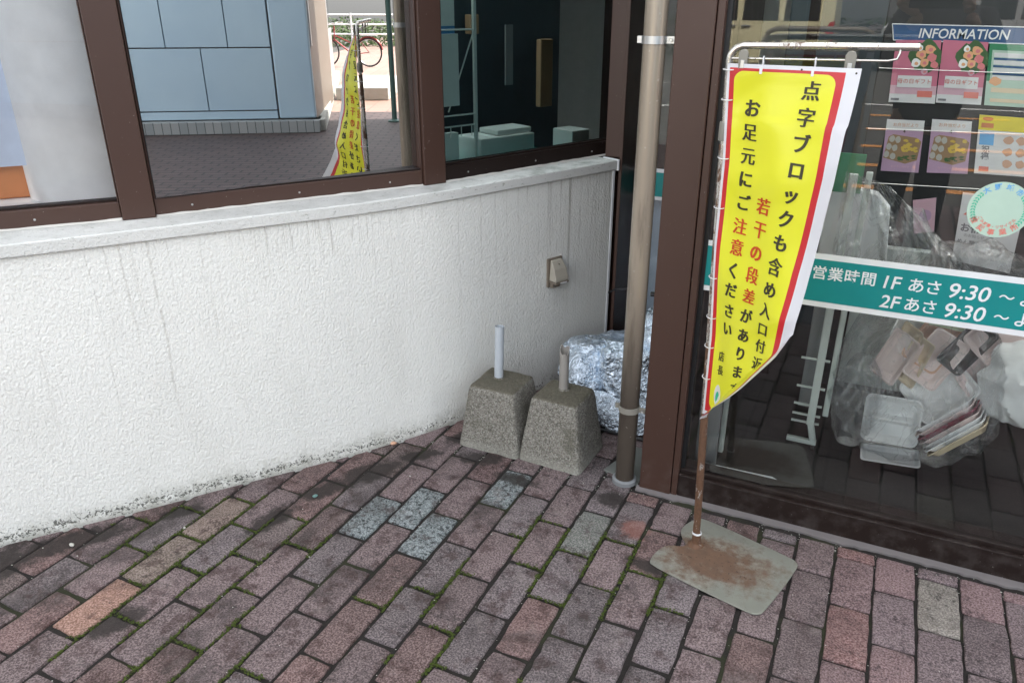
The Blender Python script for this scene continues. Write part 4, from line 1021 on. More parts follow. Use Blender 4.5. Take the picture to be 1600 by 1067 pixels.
# trays in a clear recycling bag
def tray(label, c, w_, h_, d_, xdir, ydir, mat, cells=1, group='foam food trays in the recycling bag'):
    """open food tray; c = centre of the rim, xdir / ydir the rim's axes, the mouth faces xdir x ydir"""
    X = Vector(xdir).normalized(); Y = Vector(ydir); Y = (Y-X*Y.dot(X)).normalized(); Z = X.cross(Y)
    def ring(hw, hh, r, z):
        out = []
        for sx, sy, a0 in ((1, 1, 0), (-1, 1, 90), (-1, -1, 180), (1, -1, 270)):
            for k in range(5):
                a = R(a0+k*22.5); out.append(Vector((sx*(hw-r)+r*math.cos(a), sy*(hh-r)+r*math.sin(a), z)))
        return out
    mb = MB(); hw, hh = w_/2, h_/2; rs = min(hw, hh)*.28
    L = [ring(hw-.012, hh-.012, rs, -d_*.10-.002), ring(hw, hh, rs, -.003), ring(hw, hh, rs, 0), ring(hw-.006, hh-.006, rs*.9, 0.0), ring(hw-.008, hh-.008, rs*.85, -.003), ring(hw-d_*.55-.008, hh-d_*.55-.008, rs*.7, -d_+.002)]
    Lo = [ring(hw-.010, hh-.010, rs*.9, -.004), ring(hw-d_*.55-.010, hh-d_*.55-.010, rs*.7, -d_)]
    P = lambda p: Vector(c)+X*p.x+Y*p.y+Z*p.z
    n = 20; rings = [Lo[1], Lo[0]]+L[1:]
    vs = [P(p) for rg in rings for p in rg]; fs = []
    for i in range(len(rings)-1):
        for k in range(n): fs.append((i*n+k, i*n+(k+1) % n, (i+1)*n+(k+1) % n, (i+1)*n+k))
    fs += [tuple(range(n))[::-1], tuple(range((len(rings)-1)*n, len(rings)*n))]
    mb.add(vs, fs)
    if cells == 2:
        t0 = [(-.0+s*.010, z) for s, z in ((-1.6, -d_+.002), (-.3, -.006), (.3, -.006), (1.6, -d_+.002))]
        vs = [P(Vector((x, y, z))) for x in (-hw+.022, hw-.022) for y, z in t0]
        mb.add(vs, [(0, 1, 2, 3), (7, 6, 5, 4)]+[(i, i+4, i+5, i+1) for i in range(3)])
    o = mb.build('foam_tray', mat, smooth=True, angle=50); return tag(o, label, 'food tray', group)
F = lambda a: (math.cos(R(a)), 0, math.sin(R(a)))
tray('white two compartment foam tray facing out at the bottom left of the bag', (.178, 2.70, .162), .182, .168, .030, (1, 0, .03), (.05, .30, 1), 'tray_white', 2)
tray('white foam lid lying flat under the two compartment tray', (.195, 2.68, .040), .19, .10, .018, (1, .05, .05), (0, 1, .15), 'tray_white')
tray('white foam tray with a salmon inner wall standing upright in the middle of the bag', (.268, 2.72, .405), .125, .19, .030, F(-28), (.40, .28, .85), 'tray_pink')
tray('salmon foam tray behind the upright white tray', (.258, 2.76, .45), .13, .19, .028, F(-28), (.38, .3, .85), 'tray_salmon')
tray('tan foam tray standing on edge, left of the upright white tray', (.205, 2.72, .385), .080, .20, .024, (.8, -.55, -.3), (-.42, .2, .85), 'tray_tan')
tray('pale beige foam tray, outermost left of the standing trays', (.145, 2.73, .385), .10, .20, .024, (.8, -.45, -.35), (-.40, .2, .85), 'tray_pink')
tray('second tan foam tray wedged between the pale beige tray and the first', (.170, 2.745, .41), .08, .21, .020, (.75, -.6, -.3), (-.40, .2, .85), 'tray_tan')
tray('black foam tray with tan rim at the top right of the bag', (.352, 2.74, .455), .095, .18, .026, F(-34), (.42, .3, .85), 'black')
tray('pale green foam tray at the top of the bag under the teal band', (.265, 2.80, .545), .17, .10, .022, F(-5), (.1, .35, .9), 'tray_green')
tray('cream foam tray half hidden behind the black one at the upper right', (.385, 2.80, .43), .15, .18, .026, F(-25), (.40, .3, .85), 'tray_white')
tray('white foam tray showing its underside between the green tray and the tan ones', (.20, 2.80, .50), .13, .17, .024, F(-15), (.2, .35, .9), 'tray_white')
tray('wide cream foam tray lying across the stack at the right end of the bag', (.43, 2.76, .34), .16, .15, .024, F(-50), (.5, .45, .6), 'tray_pink')
tray('pink foam tray at the upper right of the bag', (.425, 2.76, .50), .13, .16, .024, F(-42), (.5, .3, .7), 'tray_pink')
ORD = ('topmost', 'second', 'third', 'fourth', 'fifth', 'sixth', 'lowest')
for i, (mt_, cn) in enumerate((('tray_white', 'white'), ('tray_pink', 'pink'), ('tray_red', 'dark red'), ('tray_pink', 'pink rimmed'), ('tray_white', 'white'), ('tray_white', 'white'), ('tray_tan', 'tan'))):
    off = i*.0135
    tray(cn+' foam tray, '+ORD[i]+' in the slanting stack at the lower right of the bag', (.325+off*.70, 2.70-.003*i, .235-off*.85), .215, .14, .022, (.66, -.03, .75), (0, .9, -.30), mt_)
tray('large white foam tray tilted behind the slanting stack', (.300, 2.745, .29), .21, .17, .024, (.62, .05, .70), (-.5, .45, .55), 'tray_white')
def crumple(label, name, cat, c, size, mat, seed, cone=None, thick=.0, amp=1.0):
    mb = MB(); nu, nv = 48, 32; sx, sy, sz = size
    def fn(u, v):
        th = u*2*math.pi; ph = (v-.5)*math.pi*.98
        p = Vector((sx*math.cos(ph)*math.cos(th), sy*math.cos(ph)*math.sin(th), sz*math.sin(ph)))
        q = p*9+Vector((seed, 0, seed)); k = abs(noise.noise(q))*-.16+noise.noise(q*2.6)*.05+.04
        k = abs(noise.noise(q*.7))*-.5*(amp-1)+k*amp; p *= 1+k
        if p.z < -sz*.86: p.z = -sz*.86+(p.z+sz*.86)*.2
        if cone and v > .62:
            t = ((v-.62)/.38)**1.2; p = p.lerp(Vector(cone)+Vector((math.cos(th), math.sin(th), 0))*.03+Vector((0, 0, 0)), t)
        return p+Vector(c)
    mb.grid(fn, nu, nv); return tag(mb.build(name, mat, smooth=True, angle=28), label, cat)
crumple('clear plastic recycling bag full of foam trays on the dark floor inside the entrance', 'recycling_bag', 'plastic bag', (.235, 2.75, .28), (.28, .155, .295), 'film', 4, (-.12, .05, .60))
crumple('crumpled white plastic bag bulging at the right of the foam trays', 'white_bag', 'plastic bag', (.52, 2.74, .36), (.12, .09, .17), 'white_plastic', 8, amp=1.9)
crumple('small clear crumpled bag at the left bottom of the recycling bag', 'clear_bag', 'plastic bag', (.055, 2.72, .20), (.075, .07, .19), 'film', 15)
# slack sheet of clear film drawn up over the cardboard
mb = MB()
def flm(u, v):
    a = Vector((-.10, 2.60, 1.02)).lerp(Vector((.03, 2.62, .98)), u); b = Vector((-.10, 2.55, .62)).lerp(Vector((.40, 2.60, .66)), u)
    p = a.lerp(b, v); p.y += .05*noise.noise(Vector((u*5+v*2, v*1.6, 2)))+.018*noise.noise(Vector((u*17+v*5, v*3, 5))); return p
mb.grid(flm, 50, 30); tag(mb.build('plastic_sheet', 'film', smooth=True, angle=180), 'slack clear plastic film drawn up in folds above the teal band', 'plastic film')
crumple('crumpled clear and white plastic heaped above the teal band in front of the board', 'plastic_wrap', 'plastic', (.33, 2.74, .72), (.17, .08, .10), 'film', 31, amp=1.6)
tag(MB().prism([(-.16, .60), (.075, .60), (.045, .86), (.0, .905), (-.15, .935)], 2.84, 2.90, Matrix(((1, 0, 0, 0), (0, 0, 1, 0), (0, 1, 0, 0), (0, 0, 0, 1)))).build('cardboard_box', 'white_plastic', bevel=.004), 'off white folded carton standing behind the film left of the board', 'carton')
tag(MB().box((-.150, 2.83, .905), (-.055, 2.837, 1.035), Matrix.Translation((0, 0, 0))).build('green_folder', 'green_card', bevel=.001), 'green card folder standing above the off white carton', 'folder')
tag(MB().box((.11, 2.80, .61), (.32, 2.83, .66)).build('wooden_tray', 'wood', bevel=.004), 'thin wooden box edge with dark green leaves just above the teal band', 'tray')
# white wheeled rack
rk = thing('white_rack', 'white tubular steel rack on casters behind the glass, left of the recycling bag', 'rack', loc=(-.07, 2.72, 0))
Yr = 2.66
mb = MB(); mb.box((-.092, Yr, .10), (-.066, Yr+.02, 1.0), Matrix.Translation((0, 0, 0))); mb.build('upright', 'white_metal', rk, bevel=.003)
mb = MB(); mb.tube([(-.079, Yr+.01, .11), (-.060, Yr+.01, .035)], .012, 10); mb.build('foot_bracket', 'white_metal', rk)
MB().box((-.15, Yr, .022), (-.048, Yr+.02, .038)).build('foot_rail', 'white_metal', rk, bevel=.002)
mb = MB(); mb.lathe([(0, -.006), (.013, -.006), (.013, .006), (0, .006)], (-.058, Yr+.01, .0135), 16, Matrix.Rotation(R(90), 4, 'Y')); mb.build('caster', 'rubber', rk, smooth=True)
MB().box((-.045, Yr+.05, .12), (-.025, Yr+.07, 1.0)).build('upright', 'white_metal', rk, bevel=.003)
for z in (.095, .125, .165, .235, .345): MB().box((-.145, Yr+.02, z), (-.05, Yr+.03, z+.005)).build('crossbar', 'white_metal', rk)
world_children(rk)
tag(MB().box((-.135, Yr+.10, .12), (-.09, Yr+.14, .66)).build('grey_board', 'grey_ring', bevel=.003), 'grey panel standing upright behind the white rack', 'panel')
tag(MB().box((-.02, 2.95, .16), (.20, 2.99, .70)).build('white_board', 'white_metal', bevel=.003), 'pale upright panel behind the clear bag right of the rack', 'panel')
tag(MB().prism([(-.40, 2.235), (-.13, 2.235), (-.10, 2.37), (-.16, 2.41), (-.39, 2.40)], .004, .010).build('floor_mat', 'acrylic', bevel=.002), 'thin clear sheet lying on the dark floor just inside the bottom rail', 'plastic sheet')
tag(MB().box((-.415, 2.34, .02), (-.345, 2.37, .72)).build('grey_cabinet', 'grey_ring', bevel=.004), 'grey green panel standing right behind the brown entrance post', 'panel')
tag(MB().box((-.352, 2.42, .05), (-.336, 2.44, 1.05)).build('stand_leg', 'white_metal', bevel=.003), 'thin white upright behind the glass beside the entrance post', 'post')
tag(MB().box((-.49, 3.9, .0), (.0, 4.1, 1.9)).build('shelving', 'shelf_dark', bevel=.01), 'dark shelving unit at the back of the entrance lobby', 'shelving')
tag(MB().box((.9, 3.6, .0), (1.9, 4.0, 1.5)).build('dark_counter', 'shelf_dark', bevel=.01), 'dark counter further right inside the entrance', 'counter')

# ================================================================== INSIDE THE LEFT WINDOWS
tag(MB().lathe([(.0, .926), (.212, .926), (.212, 2.6), (0, 2.6)], (-2.325, 1.735, 0), 48).build('round_column', 'col_white', smooth=True), 'thick round white column standing on the inner sill of the left window', 'column')
mtx, L = bay_matrix(P1a, P1b)
bl = thing('roller_blind', 'pale blue roller blind with a bead chain in the leftmost window', 'blind', loc=(mtx @ Vector((.3, .25, 1.0))))
MB().box((-.1, .30, 1.035), (L*.90, .305, 2.6), mtx).build('blind_cloth', 'blind', bl)
ch = MB(); xo = L*.79
for i in range(58):
    z = 1.035+max(0, i-8)*.011 if i > 8 else 0
    if i <= 8:
        a = math.pi*i/8; p = mtx @ Vector((xo-.018*math.cos(a), .20, 1.035-.022*math.sin(a)))
    else: p = mtx @ Vector((xo-.018-.0*i, .20, z))
    ch.ball(p, .0026, 6)
for i in range(46): ch.ball(mtx @ Vector((xo+.018, .20, 1.035+i*.011)), .0026, 6)
ch.build('bead_chain', 'ring_plastic', bl, smooth=True); world_children(bl)
tag(MB().box((L*.76, .36, .926), (L*.84, .44, 1.035), mtx).build('orange_box', 'orange', bevel=.004), 'orange box on the inner sill behind the bead chain', 'box')
tag(MB().box((L*.40, .38, .926), (L*.73, .46, 1.03), mtx).build('brown_box', 'box_brown', bevel=.004), 'dark brown box on the inner sill under the blue blind', 'box')
# behind the right hand pane: boxes, wire rack, standing sign
mtx3, L3 = bay_matrix(P3a, P3b)
def bx3(name, label, cat, a, b, mat, bevel=.004): return tag(MB().box(a, b, mtx3).build(name, mat, bevel=bevel), label, cat)
wr = thing('wire_rack', 'white wire rack holding pale sheets behind the rightmost window pane', 'rack', loc=mtx3 @ Vector((.1, .2, .9)))
m = MB()
for x in (.02, .30): m.box((x-.006, .20, .90), (x+.006, .212, 1.62), mtx3)
m.build('rack_post', 'white_metal', wr)
m = MB()
for z in (1.06, 1.10, 1.40): m.tube([mtx3 @ Vector((-.03, .206, z)), mtx3 @ Vector((.30, .206, z))], .003, 6)
for i in range(7): m.tube([mtx3 @ Vector((-.02+i*.05, .206, 1.02)), mtx3 @ Vector((-.02+i*.05, .206, 1.06))], .002, 6)
m.tube([mtx3 @ Vector((.30, .206, 1.40)), mtx3 @ Vector((.24, .30, 1.10))], .003, 6)
m.build('rack_wires', 'white_metal', wr)
MB().box((-.03, .24, 1.13), (.25, .26, 1.385), mtx3).build('pale_sheets', 'white_metal', wr); MB().box((-.03, .24, .91), (.24, .27, 1.03), mtx3).build('pale_sheets', 'white_metal', wr)
MB().box((-.03, .30, 1.41), (.28, .31, 1.62), mtx3).build('pale_sheets', 'white_metal', wr)
world_children(wr)
bx3('foam_box', 'white foam box with lid on the teal counter behind the rightmost window', 'box', (.32, .20, .901), (.60, .36, 1.0), 'white_metal')
bx3('foam_slab', 'loose white foam lid on top of the foam box behind the rightmost window', 'foam slab', (.42, .22, 1.002), (.60, .34, 1.022), 'white_metal')
bx3('blue_poster', 'light blue poster with round printed emblems hanging behind the rightmost window', 'poster', (.34, .60, 1.15), (.50, .605, 1.75), 'poster_blue', 0)
bx3('tan_packet', 'small tan packet on the dark shelf behind the rightmost window', 'packet', (.66, .70, 1.36), (.71, .74, 1.44), 'wood')
bx3('grey_cone', 'pale grey folded sheet hanging behind the rightmost window', 'sheet', (.74, .55, 1.15), (.78, .56, 1.4), 'grey_ring', 0)
bx3('side_box', 'second pale box at the right end of the teal counter', 'box', (.74, .12, .901), (.84, .24, 1.0), 'white_metal')
bx3('dark_shelf', 'tall dark shelf filling the back behind the rightmost window', 'shelving', (-.4, .80, 0), (1.3, 1.1, 2.3), 'shelf_dark')
bx3('straw_bundle', 'tan paper bundle hanging by the corner post inside the rightmost window', 'paper bundle', (.72, .30, 1.08), (.79, .33, 1.35), 'wood')

# ================================================================== ACROSS THE FORECOURT (seen mirrored in the windows)
ob = thing('annex_building', 'building clad in pale blue grey metal panels across the forecourt, mirrored in the middle window', 'building', loc=(6, -2, 0))
fa = Vector((4.75, -8.6)); fb = Vector((5.78, .30)); fd = (fb-fa).normalized(); mA = Matrix.Translation((fb.x, fb.y, 0)) @ Matrix.Rotation(math.atan2(-fd.y, -fd.x), 4, 'Z')  # x runs away from the corner, street face at y=0, inside is +y? 
La = (fb-fa).length
MB().box((0, .06, .09), (La, 2.5, 3.3), mA).build('core', 'box_brown', ob)
for z0, z1, xs in ((.16, .25, (.46, 2.08)), (.265, .97, (.46, 1.27, 2.08)), (.985, 1.70, (.46, .95, 1.66, 2.08)), (1.715, 3.3, (.46, 1.27, 2.08)), (.16, .97, (2.39, 3.2, 4.0, 4.9, 5.8, 6.7, 7.6, La)), (.985, 3.3, (2.39, 3.6, 5.0, 6.4, La))):
    for a, b in zip(xs, xs[1:]):
        MB().box((a+.006, .0, z0), (b-.006, .058, z1), mA).build('wall_panel', 'panel', ob, bevel=.003)
MB().box((2.09, -.02, .16), (2.38, .058, 3.3), mA).build('corner_column', 'beige_metal', ob, bevel=.01)
MB().box((0.0, -.012, .16), (.445, .058, 3.3), mA).build('corner_column', 'panel', ob, bevel=.02)
MB().box((-.04, -.12, .0), (La, .30, .145), mA).build('plinth', 'plinth_brick', ob, bevel=.006)
mS = Matrix.Translation((fb.x, fb.y, 0)) @ Matrix.Rotation(math.atan2(-1.2, 7.2), 4, 'Z')     # side face runs away
for a, b in ((.05, .95), (.97, 1.9), (1.92, 3.2), (3.22, 5.2), (5.22, 7.2)):
    MB().box((a, -.08, .16), (b, .0, .98), mS).build('wall_panel', 'silver_paint', ob, bevel=.004)
MB().box((.05, -.09, .985), (7.2, -.02, 3.3), mS).build('side_window', 'car_glass', ob)
for a in (.05, 1.9, 5.2): MB().box((a, -.02, .985), (a+.16, .02, 3.3), mS).build('window_post', 'silver_paint', ob, bevel=.005)
MB().box((-.02, -.10, 0), (7.2, .10, .145), mS).build('plinth', 'kerb', ob, bevel=.01)
MB().box((.30, -.100, 1.05), (1.75, -.092, 2.6), mS).build('window_poster', 'poster_cyan', ob)
world_children(ob)
tag(MB().box((9.0, -.10, 0), (11.2, .75, .20)).build('concrete_step', 'kerb', bevel=.015), 'low concrete step at the edge of the sunlit forecourt', 'step')
gp_ = thing('green_post', 'slim weathered green post beside the concrete step', 'post', loc=(6.61, 1.15, 0))
MB().tube([(6.61, 1.15, 0), (6.61, 1.15, 3.0)], .035, 12).build('shaft', 'post_green', gp_, smooth=True); MB().lathe([(0, .0), (.09, .0), (.09, .015), (.04, .03)], (6.61, 1.15, 0), 16).build('foot', 'post_green', gp_); world_children(gp_)
# street railing, hedge
rl = thing('street_railing', 'white tubular railing along the far side of the sunlit street', 'railing', loc=(23, 0, 0))
m = MB()
for z in (.45, .75, 1.05): m.tube([(24, -8, z), (23, 6, z)], .025, 8)
m.build('rail', 'deco_white', rl)
for i in range(6): MB().tube([(24-i*.2, -8+i*2.8, 0), (24-i*.2, -8+i*2.8, 1.1)], .03, 8).build('post', 'deco_white', rl)
world_children(rl)
def hedge(name, label, c, size, n, seed):
    mb = MB(); rn = random.Random(seed)
    for _ in range(n):
        p = Vector((rn.uniform(-1, 1), rn.uniform(-1, 1), rn.uniform(0, 1))); 
        if p.x**2+p.y**2*.6+(p.z-.3)**2 > 1.2: continue
        p = Vector((c[0]+p.x*size[0], c[1]+p.y*size[1], c[2]+p.z*size[2]*(.8+.3*noise.noise(p*3))))
        a, b = rn.uniform(0, 6.28), rn.uniform(-1, 1); d = Vector((math.cos(a), math.sin(a), b)).normalized()*.06; e_ = d.orthogonal().normalized()*.03
        mb.add([p-d, p+e_, p+d, p-e_], [(0, 1, 2, 3)])
    return tag(mb.build(name, 'hedge'), label, 'hedge')
hedge('street_hedge', 'leafy green hedge behind the white street railing', (25.5, -4, 0), (.8, 5, 1.0), 9000, 2)
hedge('roadside_hedge', 'clipped green hedge at the far edge of the road behind the parked cars', (-6, -17, 0), (9, .8, 1.3), 9000, 4)
# bicycle
def bicycle():
    t = thing('bicycle', 'dark red city bicycle parked in the sun beyond the concrete step', 'bicycle', loc=(15.8, -1.6, 0))
    mB = Matrix.Translation((15.9, -.63, 0)) @ Matrix.Rotation(R(-80), 4, 'Z')     # local +x forwards
    P = lambda x, y, z: mB @ Vector((x, y, z)); r = .33
    for x in (0, 1.08):
        w_ = MB().tube([P(x+(r-.015)*math.cos(a), 0, r+(r-.015)*math.sin(a)) for a in [2*math.pi*i/36 for i in range(36)]], .017, 8, closed=True).build('tyre', 'rubber', t, smooth=True)
        s_ = MB(); s_.tube([P(x+(r-.035)*math.cos(a), 0, r+(r-.035)*math.sin(a)) for a in [2*math.pi*i/36 for i in range(36)]], .008, 6, closed=True)
        for i in range(18):
            a = 2*math.pi*i/18; s_.tube([P(x, .02*(-1)**i, r), P(x+(r-.03)*math.cos(a), 0, r+(r-.03)*math.sin(a))], .0012, 4)
        s_.build('rim', 'steel', w_)
    f = MB()
    for a, b, rr in (((0, .0, r), (.42, 0, .28), .010), ((0, 0, r), (.30, 0, .72), .009), ((.42, 0, .28), (.28, 0, .80), .016), ((.42, 0, .28), (.86, 0, .62), .018), ((.86, 0, .58), (.84, 0, .92), .015), ((.88, 0, .62), (1.08, 0, r), .012), ((.34, 0, .50), (.86, 0, .72), .014)): f.tube([P(*a), P(*b)], rr, 8)
    f.build('frame', 'bike_red', t, smooth=True)
    MB().ball(P(.26, 0, .84), (.11, .11, .035), 12).build('saddle', 'rubber', t, smooth=True)
    MB().tube([P(.70, -.26, .98), P(.82, -.22, 1.0), P(.86, 0, .96), P(.82, .22, 1.0), P(.70, .26, .98)], .011, 8).build('handlebar', 'steel', t, smooth=True)
    MB().tube([P(.42+.0, -.10, .28), P(.42, .10, .28)], .012, 8).build('crank', 'steel', t)
    MB().box((-.22, -.07, .70), (.18, .07, .715), mB).build('carrier', 'steel', t)
    MB().tube([P((r+.02)*math.cos(a), 0, r+(r+.02)*math.sin(a)) for a in [R(20+15*i) for i in range(11)]], .018, 6).build('mudguard', 'bike_red', t, smooth=True)
    world_children(t)
bicycle()
# boxy small vans on the road
def van(name, label, x_tail, y_side, L, H, W, paint, group='vans standing on the road'):
    t = thing(name, label, 'van', group, loc=(x_tail-L/2, y_side-W/2, 0)); x0 = x_tail-L
    bm_ = MB(); prof = [(x0+.05, .28), (x0, .55), (x0+.05, .95), (x0+.55, 1.12), (x0+.95, H-.12), (x0+1.15, H), (x_tail-.12, H), (x_tail-.02, H-.2), (x_tail, .9), (x_tail-.02, .30)]
    n = len(prof); vs = [(x, y, z) for y in (y_side-W, y_side) for x, z in prof]
    bm_.add(vs, [tuple(range(n)), tuple(range(n, 2*n))[::-1]]+[(i, n+i, n+(i+1) % n, (i+1) % n) for i in range(n)])
    bm_.build('body', paint, t, bevel=.05, seg=3)
    for a, b in ((x0+1.05, x0+1.75), (x0+1.85, x0+2.55), (x0+2.65, x_tail-.28)):
        if b > a: MB().prism([(a, 1.12), (b, 1.12), (b-.02, H-.16), (a+(.25 if a < x0+1.2 else .02), H-.16)][::1], -y_side-.012, -y_side+.03, Matrix(((1, 0, 0, 0), (0, 0, -1, 0), (0, 1, 0, 0), (0, 0, 0, 1)))).build('side_window', 'car_glass', t, bevel=.01)
    for x in (x0+1.80, x0+2.60, x0+1.0): MB().box((x-.004, y_side+.0005, .34), (x+.004, y_side+.003, 1.12)).build('door_seam', 'ink', t)
    for x in (x0+1.64, x0+1.94): 
        d = MB(); d.box((x-.09, y_side, 1.00), (x+.09, y_side+.035, 1.035)); d.build('door_handle', 'grey_ring', t, bevel=.01)
    MB().prism([(x_tail-.16, .92), (x_tail+.006, .72), (x_tail+.006, 1.12), (x_tail-.08, 1.10)], -y_side-.008, -y_side+.04, Matrix(((1, 0, 0, 0), (0, 0, -1, 0), (0, 1, 0, 0), (0, 0, 0, 1)))).build('tail_lamp', 'lamp_red', t, bevel=.01)
    for x in (x0+.62, x_tail-.55):
        mW = Matrix.Rotation(R(90), 4, 'X')
        w_ = MB().lathe([(.0, -.10), (.27, -.10), (.30, -.07), (.30, .07), (.27, .10), (.19, .10), (.17, .06), (0, .06)], (x, y_side-.09, .30), 28, mW).build('wheel', 'rubber', t, smooth=True)
        MB().lathe([(0, -.085), (.18, -.085), (.19, -.105), (.175, -.11), (.16, -.095), (.04, -.10), (0, -.10)], (x, y_side-.09, .30), 24, mW).build('rim', 'steel', w_, smooth=True)
    MB().box((x_tail-.06, y_side-W+.05, .30), (x_tail+.05, y_side-.03, .48)).build('rear_bumper', paint, t, bevel=.03)
    world_children(t); return t
van('cream_van', 'cream boxy small van with red tail lamp, mirrored at the top of the entrance glass', -1.33, -12.9, 3.6, 1.80, 1.48, 'cream_paint')
van('silver_van', 'silver boxy van standing behind the cream one further right on the road', 3.0, -16.0, 3.6, 1.78, 1.5, 'silver_paint')
# low cycle rack with a dark board
ra = thing('advert_rack', 'low dark board in a bent tube frame standing on the forecourt behind the photographer', 'sign stand', loc=(-.6, -2.2, 0))
MB().tube([(-.99, -2.2, .0), (-.99, -2.2, 1.22), (-.965, -2.2, 1.275), (-.91, -2.2, 1.30), (-.30, -2.2, 1.30), (-.24, -2.2, 1.275), (-.22, -2.2, 1.22), (-.22, -2.2, 0)], .020, 12).build('tube_frame', 'box_brown', ra, smooth=True)
MB().box((-.965, -2.21, .30), (-.245, -2.19, 1.16)).build('board', 'box_brown', ra, bevel=.005)
for x in (-.99, -.22): MB().box((x-.03, -2.45, 0), (x+.03, -1.95, .03)).build('foot', 'box_brown', ra, bevel=.005)
world_children(ra)

# ================================================================== THE PHOTOGRAPHER (mirrored in the glass)
def skin_mesh(name, mat, chains, parent=None, sub=2):
    """chains: list of ([(co, radius)...], attach) - attach = index of an earlier vertex to start from"""
    vs, es, rs = [], [], []
    for pts, att in chains:
        prev = att
        for co, r in pts:
            vs.append(co); rs.append(r)
            if prev is not None: es.append((prev, len(vs)-1))
            prev = len(vs)-1
    me = bpy.data.meshes.new(name); me.from_pydata(vs, es, []); me.materials.append(M[mat]); o = bpy.data.objects.new(name, me); S.collection.objects.link(o)
    sk_ = o.modifiers.new('skin', 'SKIN'); sk_.use_smooth_shade = True
    lay = me.skin_vertices if len(me.skin_vertices) else None
    if lay is None:
        me.skin_vertices.new() if hasattr(me.skin_vertices, 'new') else None
    d = me.skin_vertices[0].data
    for i, r in enumerate(rs): d[i].radius = r if isinstance(r, tuple) else (r, r); d[i].use_root = (i == 0)
    ss = o.modifiers.new('sub', 'SUBSURF'); ss.levels = sub; ss.render_levels = sub
    if parent: o.parent = parent
    return o
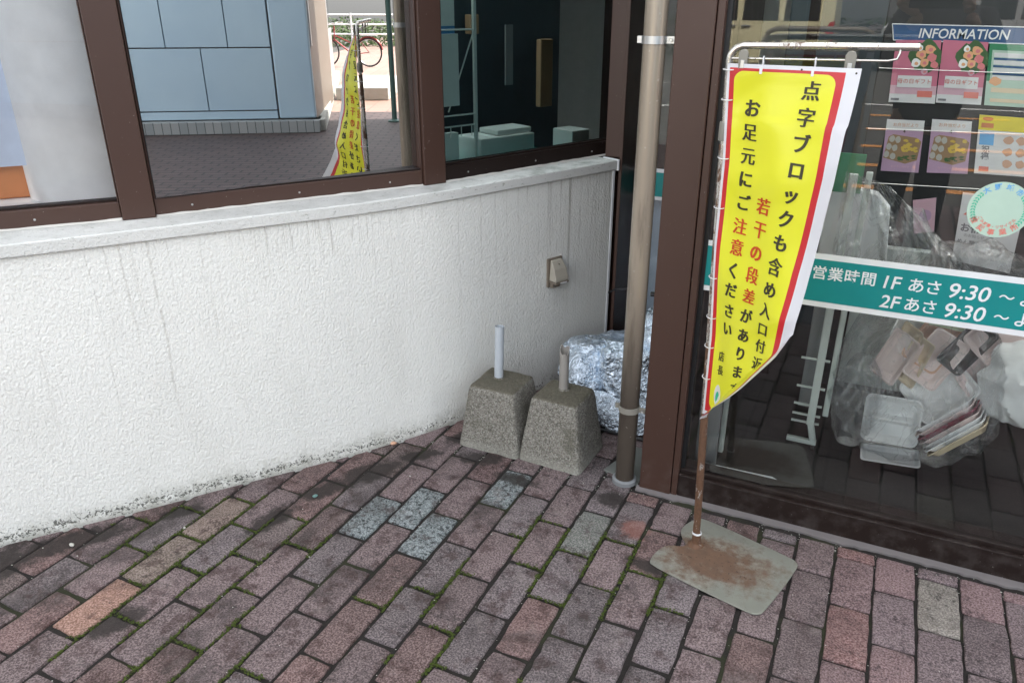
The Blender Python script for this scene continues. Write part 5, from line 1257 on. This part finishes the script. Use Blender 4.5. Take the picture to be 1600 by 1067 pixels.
def photographer():
    t = thing('person', 'person in dark jacket and trousers holding a phone, mirrored in the entrance glass', 'person', loc=(.10, -.36, 0))
    X, Y = .15, -.36
    body = [([((X, Y, .95), (.15, .11)), ((X, Y, 1.08), (.145, .10)), ((X, Y, 1.25), (.165, .11)), ((X, Y+.01, 1.40), (.15, .095)), ((X, Y+.02, 1.475), (.06, .055)), ((X, Y+.03, 1.54), .052), ((X, Y+.045, 1.62), (.075, .09)), ((X, Y+.04, 1.70), (.07, .085))], None),
            ([((X-.17, Y+.02, 1.41), .058), ((X-.24, Y+.10, 1.22), .047), ((X-.15, Y+.25, 1.36), .038), ((X-.118, Y+.315, 1.44), .028)], 3),
            ([((X+.17, Y+.02, 1.41), .058), ((X+.25, Y+.10, 1.22), .047), ((X+.13, Y+.25, 1.36), .038), ((X+.098, Y+.315, 1.44), .028)], 3),
            ([((X-.09, Y, .86), .088), ((X-.10, Y+.01, .50), .062), ((X-.11, Y-.01, .12), .042), ((X-.11, Y+.04, .05), .040), ((X-.11, Y+.16, .035), .032)], 0),
            ([((X+.09, Y, .86), .088), ((X+.10, Y+.01, .50), .062), ((X+.11, Y-.01, .12), .042), ((X+.11, Y+.04, .05), .040), ((X+.11, Y+.16, .035), .032)], 0)]
    skin_mesh('body', 'skin', body, t)
    skin_mesh('jacket', 'cloth_dark', [([((X, Y, .86), (.185, .15)), ((X, Y, 1.05), (.175, .135)), ((X, Y, 1.25), (.19, .14)), ((X, Y+.01, 1.40), (.175, .12)), ((X, Y+.015, 1.465), (.09, .08))], None),
            ([((X-.18, Y+.02, 1.41), .075), ((X-.25, Y+.10, 1.21), .066), ((X-.155, Y+.245, 1.355), .050), ((X-.135, Y+.28, 1.395), .042)], 3),
            ([((X+.18, Y+.02, 1.41), .075), ((X+.26, Y+.10, 1.21), .066), ((X+.14, Y+.245, 1.355), .050), ((X+.115, Y+.28, 1.395), .042)], 3)], t)
    skin_mesh('trousers', 'cloth_grey', [([((X, Y, .93), (.165, .13)), ((X, Y, .86), (.16, .13))], None), ([((X-.09, Y, .78), .108), ((X-.10, Y+.01, .50), .083), ((X-.11, Y, .12), .068), ((X-.11, Y, .07), .066)], 1),
            ([((X+.09, Y, .78), .108), ((X+.10, Y+.01, .50), .083), ((X+.11, Y, .12), .068), ((X+.11, Y, .07), .066)], 1)], t)
    for s in (-1, 1):
        skin_mesh('shoe', 'rubber', [([((X+s*.11, Y-.03, .045), (.042, .04)), ((X+s*.11, Y+.06, .045), (.045, .035)), ((X+s*.115, Y+.19, .035), (.042, .026))], None)], t)
    h = MB(); h.grid(lambda u, v: Vector((X+.086*math.sin(math.pi*v*.62)*math.cos(2*math.pi*u), Y+.030+.100*math.sin(math.pi*v*.62)*math.sin(2*math.pi*u), 1.675+.115*math.cos(math.pi*v*.62))) if True else None, 24, 10)
    h.build('hair', 'hair', t, smooth=True)
    # facial features facing the shop
    for s in (-1, 1):
        MB().ball((X+s*.031, Y+.128, 1.665), .010, 10).build('eye', 'ink', t, smooth=True)
        MB().ball((X+s*.078, Y+.04, 1.65), (.010, .018, .028), 10).build('ear', 'skin', t, smooth=True)
    MB().ball((X, Y+.140, 1.635), (.012, .018, .020), 10).build('nose', 'skin', t, smooth=True)
    MB().ball((X, Y+.130, 1.595), (.022, .008, .006), 10).build('mouth', 'rose_pink', t, smooth=True)
    # hands: palm, four fingers and a thumb each, closed round the ends of the phone
    for s, hx in ((-1, -.045), (1, .225)):
        wx = X+(-.118 if s < 0 else .098)
        pts = [([((wx, Y+.315, 1.44), .024), ((hx-s*.0+s*.012, -.05, 1.462), (.030, .018)), ((hx+s*.004, -.038, 1.492), (.034, .015))], None)]
        for i in range(4):
            z = 1.468+i*.019; L_ = (.8, .95, 1.0, .9)[i]
            pts.append(([((hx+s*.006, -.036, z), .010), ((hx+s*.010, -.020, z+.002), .0090), ((hx-s*.004, -.0075-.004, z+.003), .0078), ((hx-s*.020*L_, -.012, z+.003), .0066)], 2 if i > 1 else 1))
        pts.append(([((hx-s*.004, -.048, 1.470), .012), ((hx-s*.018, -.044, 1.490), .0105), ((hx-s*.030, -.034, 1.508), .0085)], 1))
        skin_mesh('hand', 'skin', pts, t)
    world_children(t)
    ph = thing('phone', 'black phone held level in both hands by the person', 'phone', loc=(.09, -.025, 1.5))
    MB().box((-.022, -.0335, 1.462), (.200, -.0255, 1.537)).build('phone_body', 'car_glass', ph, bevel=.004)
    world_children(ph)
photographer()
